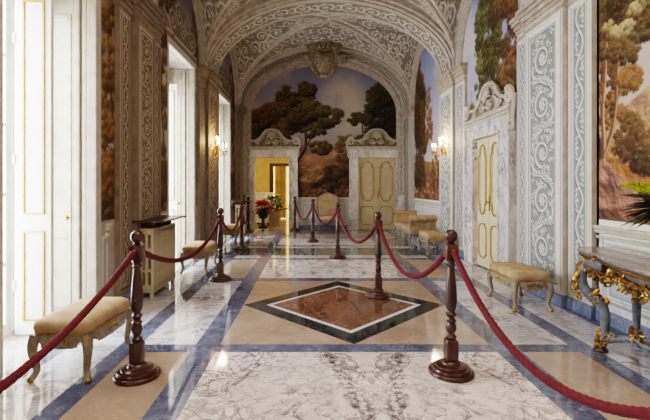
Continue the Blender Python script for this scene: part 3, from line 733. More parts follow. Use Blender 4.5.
pilaster(-1, (4.68, 5.26), [(4.36, 4.66), (5.28, 5.56)], G_LEFT, .010, 4)
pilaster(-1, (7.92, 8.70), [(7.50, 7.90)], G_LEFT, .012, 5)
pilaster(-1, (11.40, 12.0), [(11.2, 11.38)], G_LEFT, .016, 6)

# ================================================================ CHAIR RAILS / BASEBOARDS
def rails():
    n = 10
    for side, spans in ((1, ((1.0, 4.02), (5.51, 5.54), (7.26, 7.38), (8.70, 11.18))), (-1, ((4.16, 4.22), (5.58, 5.90), (7.5, 7.5), (8.72, 9.15), (10.7, 11.18)))):
        xw = XR if side > 0 else XL; sg = -1 if side > 0 else 1
        m = MB(); b = MB()
        for a, c in spans:
            if c - a < .02: continue
            for z0, z1, d in ((.80, .83, .02), (.86, .90, .035), (.90, .93, .05)):
                p, q = sorted((xw + sg * -.01, xw + sg * d)); m.box(p, q, a, c, z0, z1)
            p, q = sorted((xw + sg * -.01, xw + sg * .022)); b.box(p, q, a, c, 0, .13)
        nm = 'right' if side > 0 else 'left'
        m.build('trim_%d' % n, M_stucco_light, kind='structure', bevel=.006); n += 1
        b.build('baseboard_' + nm, M_skirt, kind='structure', bevel=.004)
    m = MB(); b = MB()
    for z0, z1, d in ((.80, .83, .02), (.86, .90, .035), (.90, .93, .05)): m.box(-.38, 1.06, YW - d, YW + .01, z0, z1)
    b.box(-.38, 1.06, YW - .03, YW + .01, 0, .14)
    m.build('trim_%d' % n, M_stucco_light, kind='structure', bevel=.006); b.build('baseboard_back', M_skirt, kind='structure', bevel=.004)
rails()

# ================================================================ VAULTS
RA, RB = 2.35, 1.42
EB = 1.60
def ell_pt(r, phi, dr=0., rb=RB): return (XC + (r + dr) * math.cos(phi), ZS + (rb + r - RA + dr) * math.sin(phi))
G_VAULT = ((136, 126, 113), (208, 198, 184), (80, 70, 60), (226, 218, 206))
def vault(y0, y1, res, name, detail=True):
    a, b = 2.45, 1.72; hb = (y1 - y0) / 2; yc = (y0 + y1) / 2; wb = 1.52; dome = .24
    cv = Cv(PI * 2.0, PI * hb * .9, res, G_VAULT[0]); SX, SY = PI / cv.W, PI / cv.H
    def fields(X, Y):
        tx = np.cos(X * SX) * -1; ty = np.cos(Y * SY) * -1
        return tx, ty
    tx, ty = fields(cv.X, cv.Y); zx = b * np.sqrt(np.clip(1 - tx ** 2, 0, 1)); zy = wb * np.sqrt(np.clip(1 - ty ** 2, 0, 1))
    if detail:
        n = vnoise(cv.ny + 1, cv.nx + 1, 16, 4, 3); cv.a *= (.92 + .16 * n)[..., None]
        r_ = random.Random(4)
        scatter_scrolls(cv, lambda x, y: True, .21, G_VAULT, .35)
        for _k in range(int(cv.W * cv.H * 26)): sprig(cv, r_.uniform(0, cv.W), r_.uniform(0, cv.H), r_.uniform(.05, .085), r_.uniform(0, 2 * PI), G_VAULT)
        ph, ps = cv.X * SX, cv.Y * SY      # angles 0..pi ; groins where the two heights agree
        g = np.abs(zx - zy)
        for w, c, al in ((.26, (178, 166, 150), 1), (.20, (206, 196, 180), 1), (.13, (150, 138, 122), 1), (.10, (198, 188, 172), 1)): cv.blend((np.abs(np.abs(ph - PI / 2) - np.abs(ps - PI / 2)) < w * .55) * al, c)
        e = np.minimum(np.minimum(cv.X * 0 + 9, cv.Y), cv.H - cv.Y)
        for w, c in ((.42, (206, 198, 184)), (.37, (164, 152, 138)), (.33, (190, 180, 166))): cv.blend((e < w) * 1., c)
        e2 = e.copy()
        k = (e < .28); 
        for i in range(int(cv.W / .2)):
            for yy in (.15, cv.H - .15):
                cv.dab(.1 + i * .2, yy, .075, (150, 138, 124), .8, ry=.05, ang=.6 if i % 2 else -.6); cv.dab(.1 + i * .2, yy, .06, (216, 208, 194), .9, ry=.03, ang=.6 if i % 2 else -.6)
    def fn(X, Y):
        tx, ty = fields(X, Y); zx = b * np.sqrt(np.clip(1 - tx ** 2, 0, 1)); zy = wb * np.sqrt(np.clip(1 - ty ** 2, 0, 1))
        z = ZS + np.maximum(zx * .985, zy) + dome * (1 - np.abs(ty) ** 2.2) * (1 - np.abs(tx) ** 2.2) * .9
        return XC + a * tx, yc + hb * ty, z
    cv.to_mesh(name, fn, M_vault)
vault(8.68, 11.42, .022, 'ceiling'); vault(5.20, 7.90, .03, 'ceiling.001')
def plain_vault():
    rings = []
    for y in (YB - .1, 4.45): rings.append([(XC + 2.45 * math.cos(PI - PI * i / 24), y, ZS + 1.7 * math.sin(PI * i / 24)) for i in range(25)])
    MB().loft(rings, cap=False, closed=False).build('ceiling.002', M_stucco, kind='structure')
    MB().box(-2.75, 2.9, YB - .1, 12.5, 5.55, 5.62).build('ceiling.003', M_stucco, kind='structure')
plain_vault()
def rib(y0, y1, num, extra=()):
    """transverse arch: painted soffit strip and stepped mouldings each side"""
    root = thing('trim_%d' % num, None, None, (XC, (y0 + y1) / 2, ZS), kind='structure')
    ym = (y0 + y1) / 2; h = (y1 - y0) / 2
    prof = [(-h - .02, .42), (-h - .02, .12), (-h + .02, .10), (-h + .02, .05), (-h + .06, .03), (-h + .06, 0.), (h - .06, 0.), (h - .06, .03), (h - .02, .05), (h - .02, .10), (h + .02, .12), (h + .02, .42)]
    n = 64; rings = []
    for i in range(n + 1):
        ph = PI - PI * i / n; rings.append([(ell_pt(RA, ph, d)[0] - XC, yy, ell_pt(RA, ph, d)[1] - ZS) for yy, d in prof])
    MB().loft(rings, cap=False, closed=False, smooth=False).build('arch_moulding', M_stucco, root)
    W = 6.2; cv = Cv(W, 2 * h - .14, .018, (170, 160, 146)); cols = ((136, 126, 113), (208, 199, 186), (84, 74, 64), (226, 218, 207))
    H = cv.H; cv.rect(0, 0, W, H, (196, 188, 174)); cv.frame(0, .04, W, H - .04, .03, (132, 120, 106))
    cv.rect(0, .09, W, H - .09, cols[0])
    i = 0; x = .1
    while x < W - .2:
        R = (H - .22) * .42; y = H / 2
        scroll(cv, x + R, y, R, 1 if i % 2 else -1, PI / 2 if i % 2 else -PI / 2, R * .17, cols, 1.5)
        for sy in (-1, 1): cv.dab(x + 2 * R, y + sy * R * .55, R * .5, cols[1], .9, ry=R * .16, ang=sy * .6)
        x += R * 2.15; i += 1
    cv.to_mesh('painted_soffit', lambda X, Y: (np.cos(PI - PI * X / W) * (RA - .003), Y - H / 2, np.sin(PI - PI * X / W) * (RB - .003)), M_vault, root, kind=None)
    # the two painted faces of the arch
    return root
rib(7.88, 8.68, 20); rib(4.42, 5.20, 21)
def end_arch():
    root = thing('trim_22', None, None, (XC, 11.9, ZS), kind='structure')
    prof = [(11.40, .40), (11.40, .06), (11.44, .03), (11.44, 0), (11.92, 0), (11.92, -.03), (11.98, -.05), (12.04, -.05), (12.04, -.09), (12.14, -.10), (12.17, -.14), (12.22, -.15), (12.24, -.18), (12.31, -.18)]
    n = 64; path = [('v', -2.45 + 2.45 * i / 6, -1) for i in range(6)] + [('a', PI - PI * i / n, 0) for i in range(n + 1)] + [('v', -2.45 * (i + 1) / 6, 1) for i in range(6)]
    rings = []
    for k, p, s in path:
        ring = []
        for yy, d in prof:
            if k == 'a': x, z = ell_pt(RA, p, d, EB); ring.append((x - XC, yy - 11.9, z - ZS))
            else: ring.append((s * (RA + d), yy - 11.9, p))
        rings.append(ring)
    MB().loft(rings, cap=False, closed=False, smooth=False).build('arch_moulding', M_stucco, root)
    W = 6.2; H = .46; cv = Cv(W, H, .018, (158, 148, 134)); cols = ((132, 122, 110), (206, 197, 184), (84, 74, 64), (224, 216, 205))
    wavestrip(cv, 0, .03, W, H - .03, cols, vertical=False)
    cv.to_mesh('painted_soffit', lambda X, Y: (np.cos(PI - PI * X / W) * (RA - .004), Y + 11.45 - 11.9, np.sin(PI - PI * X / W) * (EB - .004)), M_vault, root, kind=None)
    for s in (-1, 1):
        cv = Cv(.46, 3.3, .016, (158, 148, 134)); wavestrip(cv, .05, .05, .41, 3.25, cols)
        cv.to_mesh('painted_strip', lambda X, Y: (np.full_like(X, s * (RA - .004)), X + 11.45 - 11.9, Y - 3.35), M_vault, root, kind=None)
    # painted spandrel face in front of the arch
    W = 6.2; cv = Cv(W, .34, .018, (176, 166, 150)); wavestrip(cv, 0, .05, W, .29, ((160, 150, 136), (208, 200, 186), (110, 98, 86), (226, 218, 206)), vertical=False)
    cv.to_mesh('painted_face', lambda X, Y: (np.cos(PI - PI * X / W) * (RA + .06 + Y), np.full_like(X, 11.396 - 11.9), np.sin(PI - PI * X / W) * (EB + .06 + Y)), M_vault, root, kind=None)
end_arch()
# moulded archivolts of the wall lunettes
def lunette(side, y0, y1, num):
    xw = XR if side > 0 else XL; sg = -1 if side > 0 else 1; yc = (y0 + y1) / 2; hb = (y1 - y0) / 2; wb = 1.52
    root = thing('trim_%d' % num, None, None, (xw, yc, ZS), kind='structure')
    prof = [(.0, -.27), (.03, -.27), (.05, -.24), (.05, -.05), (.09, -.03), (.09, .04), (0., .05)]; n = 40
    rings = [[(sg * d, (hb + r) * math.cos(PI - PI * i / n), (wb + r) * math.sin(PI - PI * i / n)) for d, r in prof] for i in range(n + 1)]
    MB().loft(rings, cap=False, closed=False, smooth=False).build('arch_moulding', M_stucco, root)
    W = 4.4; cv = Cv(W, .19, .014, (170, 164, 150)); cols = ((160, 152, 138), (214, 208, 196), (112, 104, 92), (228, 222, 212))
    wavestrip(cv, 0, .0, W, .19, cols, vertical=False)
    cv.to_mesh('painted_strip', lambda X, Y: (np.full_like(X, sg * .053), np.cos(PI - PI * X / W) * (hb - .24 + Y), np.sin(PI - PI * X / W) * (wb - .24 + Y)), M_vault, root, kind=None)
for k, (s, a, b) in enumerate(((1, 8.68, 11.42), (1, 5.2, 7.9), (-1, 8.68, 11.42), (-1, 5.2, 7.9))): lunette(s, a, b, 30 + k)
# ribs along the groins
def groins(y0, y1, num):
    b, wb, dome = 1.72, 1.52, .24; hb = (y1 - y0) / 2; yc = (y0 + y1) / 2
    root = thing('trim_%d' % num, None, None, (XC, yc, ZS), kind='structure')
    for sx in (1, -1):
        pts = []
        for i in range(49):
            t = -math.cos(PI * i / 48); tx, ty = t * sx, t
            z = max(b * .985 * math.sqrt(max(0, 1 - tx * tx)), wb * math.sqrt(max(0, 1 - ty * ty))) + dome * .9 * (1 - abs(ty) ** 2.2) * (1 - abs(tx) ** 2.2)
            pts.append((2.45 * tx, hb * ty, z - .01))
        MB().tube(pts, .05, 8).build('groin_rib', M_stucco, root)
groins(8.68, 11.42, 40); groins(5.2, 7.9, 41)
# ================================================================ WINDOWS
def painted_soffit(W, H):
    cv = Cv(W, H, .02, (196, 188, 176)); cols = ((178, 170, 156), (222, 216, 204), (130, 120, 106), (236, 232, 222))
    cv.panel(.04, .05, W - .04, H - .05, .02, cols[3], cols[2]); cv.rect(.1, .1, W - .1, H - .1, cols[0])
    for i in range(3): scroll(cv, W * (i + .5) / 3, H / 2, min(H * .3, W / 7), 1 if i % 2 else -1, PI / 2, .022, cols)
    return cv
def window(num, a, b):
    D = -2.62
    root = thing('window_%d' % num, None, None, (XL, (a + b) / 2, 0), kind='structure')
    cy = (a + b) / 2; lx = lambda x: x - XL; ly = lambda y: y - cy
    m = MB()
    for (y0, y1) in ((a - .12, a), (b, b + .12)):
        m.box(lx(D), -.004, ly(y0), ly(y1), 0, WH + .1)
    m.build('reveal', M_stucco_light, root)
    # stepped marble architrave on the far jamb (faces the room's near end) and the near one
    ar = MB()
    for sg, y in ((-1, b), (1, a)):
        for x0, x1, d in ((-2.20, -2.105, .05), (-2.26, -2.215, .03), (-2.33, -2.275, .045), (-2.36, -2.345, .02)):
            p, q = sorted((y + sg * -.01, y + sg * d)); ar.box(lx(x0), lx(x1), ly(p), ly(q), .0, WH - .003)
        for x0, x1, z0, z1 in ((-2.59, -2.56, .12, 3.0), (-2.40, -2.37, .12, 3.0), (-2.56, -2.40, .12, .16), (-2.56, -2.40, .80, .86), (-2.56, -2.40, 2.94, 3.0)):
            p, q = sorted((y + sg * -.01, y + sg * .018)); ar.box(lx(x0), lx(x1), ly(p), ly(q), z0, z1)
    ar.build('architrave', M_stucco_light, root, bevel=.008)
    MB().box(lx(D), -.002, ly(a - .1), ly(b + .1), WH + .002, WH + .1).build('soffit', M_stucco_light, root)
    W = b - a; cv = painted_soffit(W, .5)
    cv.to_mesh('painted_soffit', lambda X, Y: (Y + lx(D) + .02, X - W / 2, np.full_like(X, WH - .002)), M_grisaille, root, kind=None)
    MB().box(lx(D - .15), -.0, ly(a), ly(b), -.1, -.002).build('niche_floor', M_white_side, root)
    # timber frame filling the back of the niche
    f = MB(); oy0, oy1, oz = a + .16, b - .46, 3.02
    f.box(lx(D - .08), lx(D), ly(a - .02), ly(oy0), 0, WH); f.box(lx(D - .08), lx(D), ly(oy1), ly(oy1 + .06), 0, oz); f.box(lx(D - .08), lx(D), ly(b - .07), ly(b + .02), 0, WH); f.box(lx(D - .08), lx(D), ly(oy0), ly(b - .07), oz, WH); f.box(lx(D - .08), lx(D), ly(oy0), ly(b - .07), -.01, .05)
    for z0, z1, d in ((3.06, 3.12, .04), (3.12, 3.20, .07), (3.32, 3.36, .03)): f.box(lx(D), lx(D) + d, ly(a + .002), ly(b - .002), z0, z1)
    f.build('window_frame', M_whitepaint, root, bevel=.006)
    mid = (oy0 + oy1) / 2
    for (p, q) in ((oy0, mid), (mid, oy1), (oy1 + .06, b - .07)):  # last casement, unseen behind the shutter, is added to let daylight onto the reveal
        c = MB(); x0, x1 = lx(D - .065), lx(D - .02); s = .055
        c.box(x0, x1, ly(p), ly(p + s), .05, oz); c.box(x0, x1, ly(q - s), ly(q), .05, oz)
        for z in (.05, .62, 1.22, 1.82, 2.42, oz - .07): c.box(x0, x1, ly(p + s), ly(q - s), z, z + (.07 if z in (.05, oz - .07) else .03))
        cs = c.build('casement', M_whitepaint, root)
        g = MB(); g.quad((lx(D - .04), ly(p + s), .1), (lx(D - .04), ly(q - s), .1), (lx(D - .04), ly(q - s), oz), (lx(D - .04), ly(p + s), oz)); g.build('pane', M_glass, cs)
    # inner shutter leaf standing open at right angles, gilded panel mouldings
    for (yy, sg) in ((oy1 - .03, 1), (oy0 + .0, -1)):
        x0, x1 = -2.585, -2.265; y0, y1 = sorted((yy, yy + .04))
        leaf = MB(); leaf.box(lx(x0), lx(x1), ly(y0), ly(y1), .02, 3.03)
        sh = leaf.build('shutter', M_whitepaint, root, bevel=.006)
        t = MB(); fm = MB()
        for z0, z1 in ((.14, .92), (1.06, 2.92)):
            for yf, o in ((y0, -1), (y1, 1)):
                p, q = sorted((ly(yf), ly(yf + o * .012))); u0, u1 = lx(x0 + .075), lx(x1 - .055); wd = .016
                t.box(u0, u0 + wd, p, q, z0, z1); t.box(u1 - wd, u1, p, q, z0, z1); t.box(u0 + wd, u1 - wd, p, q, z0, z0 + wd); t.box(u0 + wd, u1 - wd, p, q, z1 - wd, z1)
        t.build('gilt_moulding', M_goldpaint, sh)
        h = MB()
        for z in (.4, 1.5, 2.55): h.box(lx(x0) - .012, lx(x0) + .014, ly(y0) - .008, ly(y0) + .012, z, z + .09)
        h.build('hinge', M_radiator, sh)
    k = MB(); k.tube([(lx(-2.385), ly(b - .02), 1.0), (lx(-2.385), ly(b - .055), 1.0)], .008, 8); k.ell((lx(-2.385), ly(b - .065), 1.0), (.02, .016, .03)); k.build('handle', M_brass, root)
    return root
for i, (a, b) in enumerate(WIN): window(i + 1, a, b)

# ================================================================ DOORS
def spiral(cx, cz, r, hand, a0, turns=1.4, n=26):
    return [(cx + r * (1 - .85 * i / n) * math.cos(a0 + hand * 2 * PI * turns * i / n), cz + r * (1 - .85 * i / n) * math.sin(a0 + hand * 2 * PI * turns * i / n)) for i in range(n + 1)]
def door(num, loc, rz, ow, oh, jw, leaves=True, volutes=(True, True), lh=.28, dep=.11, plate_mat=None, trim_mat=None, leaf_mat=None, ph=1.0):
    root = thing('door_%d' % num, None, None, loc, rz, kind='structure')
    w = ow / 2 + jw
    for s in (-1, 1):
        m = MB(); x0, x1 = sorted((s * ow / 2, s * w)); m.box(x0, x1, -dep, .01, 0, oh)
        q0, q1 = sorted((s * (ow / 2 + .0), s * (ow / 2 + .045))); m.box(q0, q1, -dep - .018, -dep, 0, oh + .0); p0, p1 = sorted((s * (w - .05), s * w)); m.box(p0, p1, -dep - .022, -dep, 0, oh + lh - .08)
        m.build('jamb', M_doormarble, root, bevel=.006)
    m = MB(); m.box(-w, w, -dep, .01, oh + .001, oh + lh); m.box(-ow / 2 - .045, ow / 2 + .045, -dep - .018, -dep, oh, oh + .045)
    m.build('lintel', M_doormarble, root, bevel=.006)
    c = MB()
    for z0, z1, e in ((-.05, .0, .025), (.0, .03, .05), (.03, .06, .03)): c.box(-w - e * .6, w + e * .6, -dep - e, .01, oh + lh + z0, oh + lh + z1)
    c.build('cornice', M_stucco_light, root, bevel=.008)
    zb = oh + lh + .06
    half = [(0, .60), (.12, .595), (.22, .55), (.31, .46), (.38, .36), (.47, .27), (.58, .22), (.70, .205), (.82, .23)]
    S = w / .92
    hp = catmull([(x * S, z * ph, 0) for x, z in half], 4); right = [(p.x, p.y) for p in hp]
    ends = []
    prof = [(-x, z) for x, z in reversed(right)] + right[1:]
    poly = [(-right[-1][0], 0.)] + prof + [(right[-1][0], 0.)]
    MB().prism(poly, lambda x, z, d: (x, -d, zb + z), -.01, .05).build('pediment', plate_mat or M_stucco, root)
    t = MB()
    t.tube([(x, -.055, zb + z) for x, z in prof], .030, 8, flat=1.0)
    t.tube([(x * .91, -.05, zb + z * .86) for x, z in prof[3:-3]], .013, 6)
    for s, on in ((-1, volutes[0]), (1, volutes[1])):
        e = right[-1]
        if on:
            R = .135 * S; cx, cz = e[0] + R * .25, e[1] - R * .35
            sp = spiral(cx, cz, R, -1, 2.0, 1.5); t.tube([(s * x, -.095, zb + z) for x, z in [e] + sp], [.036] + [.04 - .02 * i / len(sp) for i in range(len(sp))], 8)
            tail = catmull([(cx + R * .95, cz, 0), (cx + R * 1.0, cz - R * 1.2, 0), (cx + R * .7, cz - R * 2.6, 0), (cx + R * .85, cz - R * 3.6, 0), (cx + R * .5, cz - R * 4.1, 0)], 5)
            t.tube([(s * p.x, -.08, zb + p.y) for p in tail], [.036 - .022 * i / len(tail) for i in range(len(tail))], 8)
        t.tube([(s * x, -.09, zb + z) for x, z in [(x * S, z * ph) for x, z in spiral(.50, .12, .085, 1, 0, 1.3)]], .018, 6)
        for k in range(4): t.ell((s * (.30 + .08 * k) * S, -.08, zb + (.30 - .055 * k) * ph), (.055, .02, .022), Euler((0, s * (.7 - .2 * k), 0)).to_matrix(), 8, 5)
    t.build('pediment_moulding', trim_mat or M_stucco_light, root)
    sh = MB()
    for k in range(9):
        a = PI * (k + .5) / 9 * 1.1 - .05 * PI; R = .17 * S
        sh.ell((math.cos(a) * R * .62, -.1, zb + .33 * ph + math.sin(a) * R * .72), (R * .5, .03, R * .15), Euler((0, -a, 0)).to_matrix(), 8, 5)
    sh.ell((0, -.115, zb + .31 * ph), (.07 * S, .035, .055))
    for s in (-1, 1):
        sh.tube([(s * x * S, -.1, zb + z * ph) for x, z in spiral(.17, .16, .085, 1, PI / 2, 1.3)], .02, 6)
        sh.ell((s * .08 * S, -.1, zb + .12 * ph), (.07, .025, .03), Euler((0, s * .6, 0)).to_matrix(), 8, 5)
    sh.build('shell_ornament', trim_mat or M_stucco_light, root)
    if leaves:
        MB().box(-ow / 2, ow / 2, -.012, .01, 0, oh).build('door_backing', leaf_mat or M_cream, root)
        lw = ow / 2
        for s in (-1, 1):
            m = MB(); x0, x1 = sorted((s * .004, s * (lw - .006))); m.box(x0, x1, -.045, -.012, .012, oh - .008)
            lf = m.build('leaf', leaf_mat or M_cream, root, bevel=.004)
            g = MB(); xc = s * lw / 2; hw = lw / 2 - .085
            up = []
            for sx, sz in ((1, 1), (-1, 1), (-1, -1), (1, -1)):
                pass
            z0, z1 = .86, oh - .12
            def outline(z0, z1, hw, c, top=True):
                R = [(hw, (z0 + z1) / 2), (hw, z1 - c * 1.7), (hw * .72, z1 - c * 1.35), (hw * .66, z1 - c * .55), (hw * .35, z1 - c * .08), (0, z1)]
                B = [(0, z0), (hw * .35, z0 + c * .08), (hw * .66, z0 + c * .55), (hw * .72, z0 + c * 1.35), (hw, z0 + c * 1.7), (hw, (z0 + z1) / 2)]
                r = [(p.x, p.y) for p in catmull([(x, z, 0) for x, z in B + R[1:]], 4)]
                return r + [(-x, z) for x, z in reversed(r)]
            P = outline(z0, z1, hw, .11); g.tube([(xc + x, -.05, z) for x, z in P], .014, 6)
            P = outline(z0 + .05, z1 - .05, hw - .045, .09); g.tube([(xc + x, -.047, z) for x, z in P], .005, 5)
            z0, z1, c = .16, .70, .07
            P = [(hw, z0 + c), (hw, z1 - c), (hw - c * .5, z1 - c * .5), (hw - c, z1), (-hw + c, z1), (-hw + c * .5, z1 - c * .5), (-hw, z1 - c), (-hw, z0 + c), (-hw + c, z0), (hw - c, z0), (hw, z0 + c)]
            g.tube([(xc + x, -.05, z) for x, z in P], .014, 6)
            for zz in (.86, oh - .12): 
                for kx in (-1, 0, 1): g.ell((xc + kx * .03, -.053, zz + (.0 if kx else .012)), (.022, .01, .016), None, 8, 5)
            g.build('gilt_moulding', M_goldpaint, lf)
            if s > 0:
                h = MB(); h.box(.008, .05, -.054, -.045, .92, 1.16); h.tube([(.03, -.05, 1.06), (.03, -.10, 1.06)], .009, 8); h.tube([(.03, -.10, 1.06), (.075, -.105, 1.065), (.125, -.10, 1.05)], [.011, .012, .008], 8)
                h.build('handle', M_brass, lf)
        a = MB(); a.box(-.02, .02, -.056, -.045, .012, oh - .01); a.build('meeting_strip', leaf_mat or M_cream, root, bevel=.004)
    return root
door(1, ((DOOR_L[0] + DOOR_L[1]) / 2, YW, 0), 0, DOOR_L[1] - DOOR_L[0], DOOR_L[2], .27, leaves=False, volutes=(False, True), plate_mat=M_crest, ph=.85)
door(2, ((DOOR_R[0] + DOOR_R[1]) / 2, YW, 0), 0, DOOR_R[1] - DOOR_R[0], DOOR_R[2], .27, volutes=(True, False), plate_mat=M_crest, ph=.85, leaf_mat=plain('dull_cream_paint', lin(206, 192, 160), lin(192, 176, 144), .45, scale=6))
door(3, (XR, 6.39, 0), -PI / 2, .90, 2.08, .36, volutes=(True, True), plate_mat=M_stucco, ph=.80)

# ================================================================ STUCCO CARTOUCHE ON THE END ARCH
def cartouche():
    r = thing('stucco_cartouche', 'carved stucco cartouche with shield and scrolls at the top of the end arch', 'carving', (.33, 11.36, 4.80))
    r.scale = (1.2, 1.0, 1.05)
    s = MB(); n = 24
    out = [(0, -.48), (.10, -.40), (.20, -.22), (.26, .0), (.25, .18), (.16, .26), (0, .22)]
    o = catmull([(x, z, 0) for x, z in out], 4); P = [(p.x, p.y) for p in o]; P = P + [(-x, z) for x, z in reversed(P[1:-1])]
    rings = [[(x * k, -d, z * k - .02 * (1 - k)) for x, z in P] for k, d in ((1.0, -.02), (1.0, .05), (.86, .10), (.55, .16), (.2, .19))]
    s.loft(rings); s.build('shield', M_crest, r)
    t = MB()
    t.tube([(x * 1.04, -.07, z * 1.04) for x, z in P + [P[0]]], .035, 8)
    for sg in (-1, 1):
        t.tube([(sg * x, -.09, z) for x, z in spiral(.42, -.02, .11, -1, 2.5, 1.4)], .04, 8); t.tube([(sg * x, -.09, z) for x, z in spiral(.30, .26, .12, 1, .5, 1.4)], .035, 8)
        t.tube([(sg * .28, -.08, -.1), (sg * .36, -.1, -.02), (sg * .42, -.1, .09)], .035, 8); t.tube([(sg * .10, -.09, -.46), (sg * .22, -.1, -.34), (sg * .3, -.1, -.16)], [.02, .035, .03], 8)
        for k in range(3): t.ell((sg * (.10 + .05 * k), -.13, .02 - .12 * k), (.022, .02, .1 - .02 * k), Euler((0, sg * -.25, 0)).to_matrix(), 8, 6)
    t.ell((0, -.17, -.02), (.05, .04, .13)); t.ell((0, -.12, -.42), (.09, .05, .06)); t.build('scrollwork', M_crest, r)
    c = MB()
    for k in range(7):
        a = PI * k / 6; c.ell((math.cos(a) * .26, -.13, .30 + math.sin(a) * .10), (.06, .05, .055))
    for k in range(5): c.ell(((k - 2) * .1, -.16, .30), (.05, .05, .045))
    c.build('crown', M_crest, r)
cartouche()

# ================================================================ STANCHIONS AND ROPES
def square(h, z, rr=.18):
    k = h * rr; P = []
    for cx, cy, a0 in ((h - k, h - k, 0), (-h + k, h - k, PI / 2), (-h + k, -h + k, PI), (h - k, -h + k, 1.5 * PI)):
        for i in range(3): a = a0 + PI / 4 * i; P.append((cx + k * math.cos(a), cy + k * math.sin(a), z))
    return P
def make_post(label, loc):
    r = thing('rope_post', label, 'rope post', loc, group='turned wooden rope posts')
    MB().lathe([(.0, 0), (.150, 0), (.155, .007), (.155, .020), (.149, .028), (.138, .031), (.133, .031), (.133, .040), (.127, .049), (.112, .053), (.106, .053), (.104, .062), (.088, .070), (.066, .073), (.060, .085), (.048, .092), (.048, .098), (.0, .1)], seg=32).build('base', M_wood, r)
    MB().loft([square(h, z) for h, z in ((.030, .096), (.040, .104), (.041, .12), (.041, .225), (.036, .238), (.026, .244))]).build('lower_block', M_wood, r)
    MB().lathe([(.024, .243), (.036, .252), (.038, .262), (.030, .270), (.024, .280), (.028, .292), (.035, .306), (.037, .325), (.033, .345), (.026, .358), (.034, .364), (.036, .372), (.028, .380), (.024, .392), (.030, .402), (.037, .412), (.037, .422), (.028, .430), (.024, .44), (.033, .456), (.040, .485), (.0415, .52), (.040, .56), (.036, .62), (.030, .68), (.025, .725), (.023, .745), (.032, .752), (.034, .760), (.026, .768), (.024, .778), (.033, .786), (.034, .796), (.026, .805)], seg=20).build('shaft', M_wood, r)
    MB().loft([square(h, z) for h, z in ((.028, .802), (.040, .808), (.042, .818), (.042, .892), (.038, .902), (.026, .908))]).build('upper_block', M_wood, r)
    MB().lathe([(.022, .906), (.028, .912), (.020, .919), (.028, .925), (.037, .934), (.043, .948), (.045, .962), (.042, .978), (.034, .992), (.02, 1.003), (.0, 1.006)], seg=20).build('finial', M_wood, r)
    for s in (-1, 1):
        h = MB(); h.tube([(0, s * .038, .865), (0, s * .052, .868), (0, s * .060, .86), (0, s * .056, .848)], .007, 6); h.build('hook', M_brass, r)
    return r
POSTS = {
 'A': ((-1.206, 2.826), 'nearest wooden rope post on the left, beside the large tan stool'),
 'B': ((.973, 2.87), 'nearest wooden rope post on the right, standing on the veined white marble slab'),
 'C': ((.79, 4.88), 'wooden rope post standing on the right side of the diamond inlay'),
 'D': ((-1.275, 5.71), 'wooden rope post past the radiator, beside the second stool along the windows'),
 'E': ((.47, 7.46), 'wooden rope post in mid-hall just behind the white slab beyond the diamond'),
 'G': ((-1.445, 8.46), 'wooden rope post on the dark green band near the far window'),
 'H': ((.02, 9.62), 'slim looking far rope post in front of the end wall, left of the cream armchair'),
 'I': ((-.50, 11.95), 'farthest rope post, standing against the right jamb of the open doorway'),
 'J': ((-1.80, 11.6), 'rope post tucked beside the left jamb of the open doorway'),
 'K': ((-1.9, 14.9), 'rope post in the yellow room behind the red poinsettia'),
 'M': ((-.35, 14.9), 'rope post in the yellow room hidden by the doorway right jamb'),
 'N': ((-1.5, -.2), 'rope post holding the near end of the long left rope'),
 'O': ((1.20, .90), 'rope post holding the near end of the long right rope'),
}
post0 = None
for k, ((x, y), lab) in POSTS.items():
    if post0 is None: post0 = make_post(lab, (x, y, 0))
    else: dup(post0, lab, (x, y, 0))
def rope(a, b, sag, label, thin=1.0, n=220):
    (xa, ya), (xb, yb) = POSTS[a][0], POSTS[b][0]; za = zb = .855
    A, B = Vector((xa, ya, za)), Vector((xb, yb, zb)); d = (B - A); d2 = Vector((d.x, d.y, 0)).normalized()
    A += d2 * .05; B -= d2 * .05; mid = (A + B) / 2
    r = thing('barrier_rope', label, 'rope', (mid.x, mid.y, 0), group='red ropes between the posts')
    L = (B - A).length; pts = [A.lerp(B, i / n) - Vector((mid.x, mid.y, 4 * sag * (i / n) * (1 - i / n))) for i in range(n + 1)]
    # arc length for the twist
    s = [0.]
    for i in range(n): s.append(s[-1] + (pts[i + 1] - pts[i]).length)
    MB().tube(pts, .0195 * thin, 18, twist=lambda i, an: .9 + .2 * abs(math.cos(1.5 * (an - s[i] * 55)))).build('cord', M_rope, r)
    for i0, i1 in ((0, 2), (n, n - 2)):
        MB().tube([pts[i0], pts[i1]], .0225, 12).build('end_cap', M_rope, r)
rope('N', 'A', .43, 'long red rope crossing in front of the large left stool')
rope('A', 'D', .26, 'red rope passing in front of the radiator')
rope('D', 'G', .30, 'red rope from second left post to the green marble band')
rope('G', 'J', .45, 'red rope leading to the left jamb of the open doorway')
rope('B', 'O', .44, 'long red rope dropping to the bottom right, before the gilded console')
rope('B', 'C', .37, 'red rope hanging over the right tip of the diamond inlay')
rope('C', 'E', .37, 'red rope hanging above the white slab beyond the diamond')
rope('E', 'H', .33, 'red rope hanging in front of the cream armchair')
rope('H', 'I', .42, 'far red rope left of the cream armchair, by the open doorway')
rope('K', 'M', .40, 'dark red rope across the yellow room beyond the doorway', n=50)

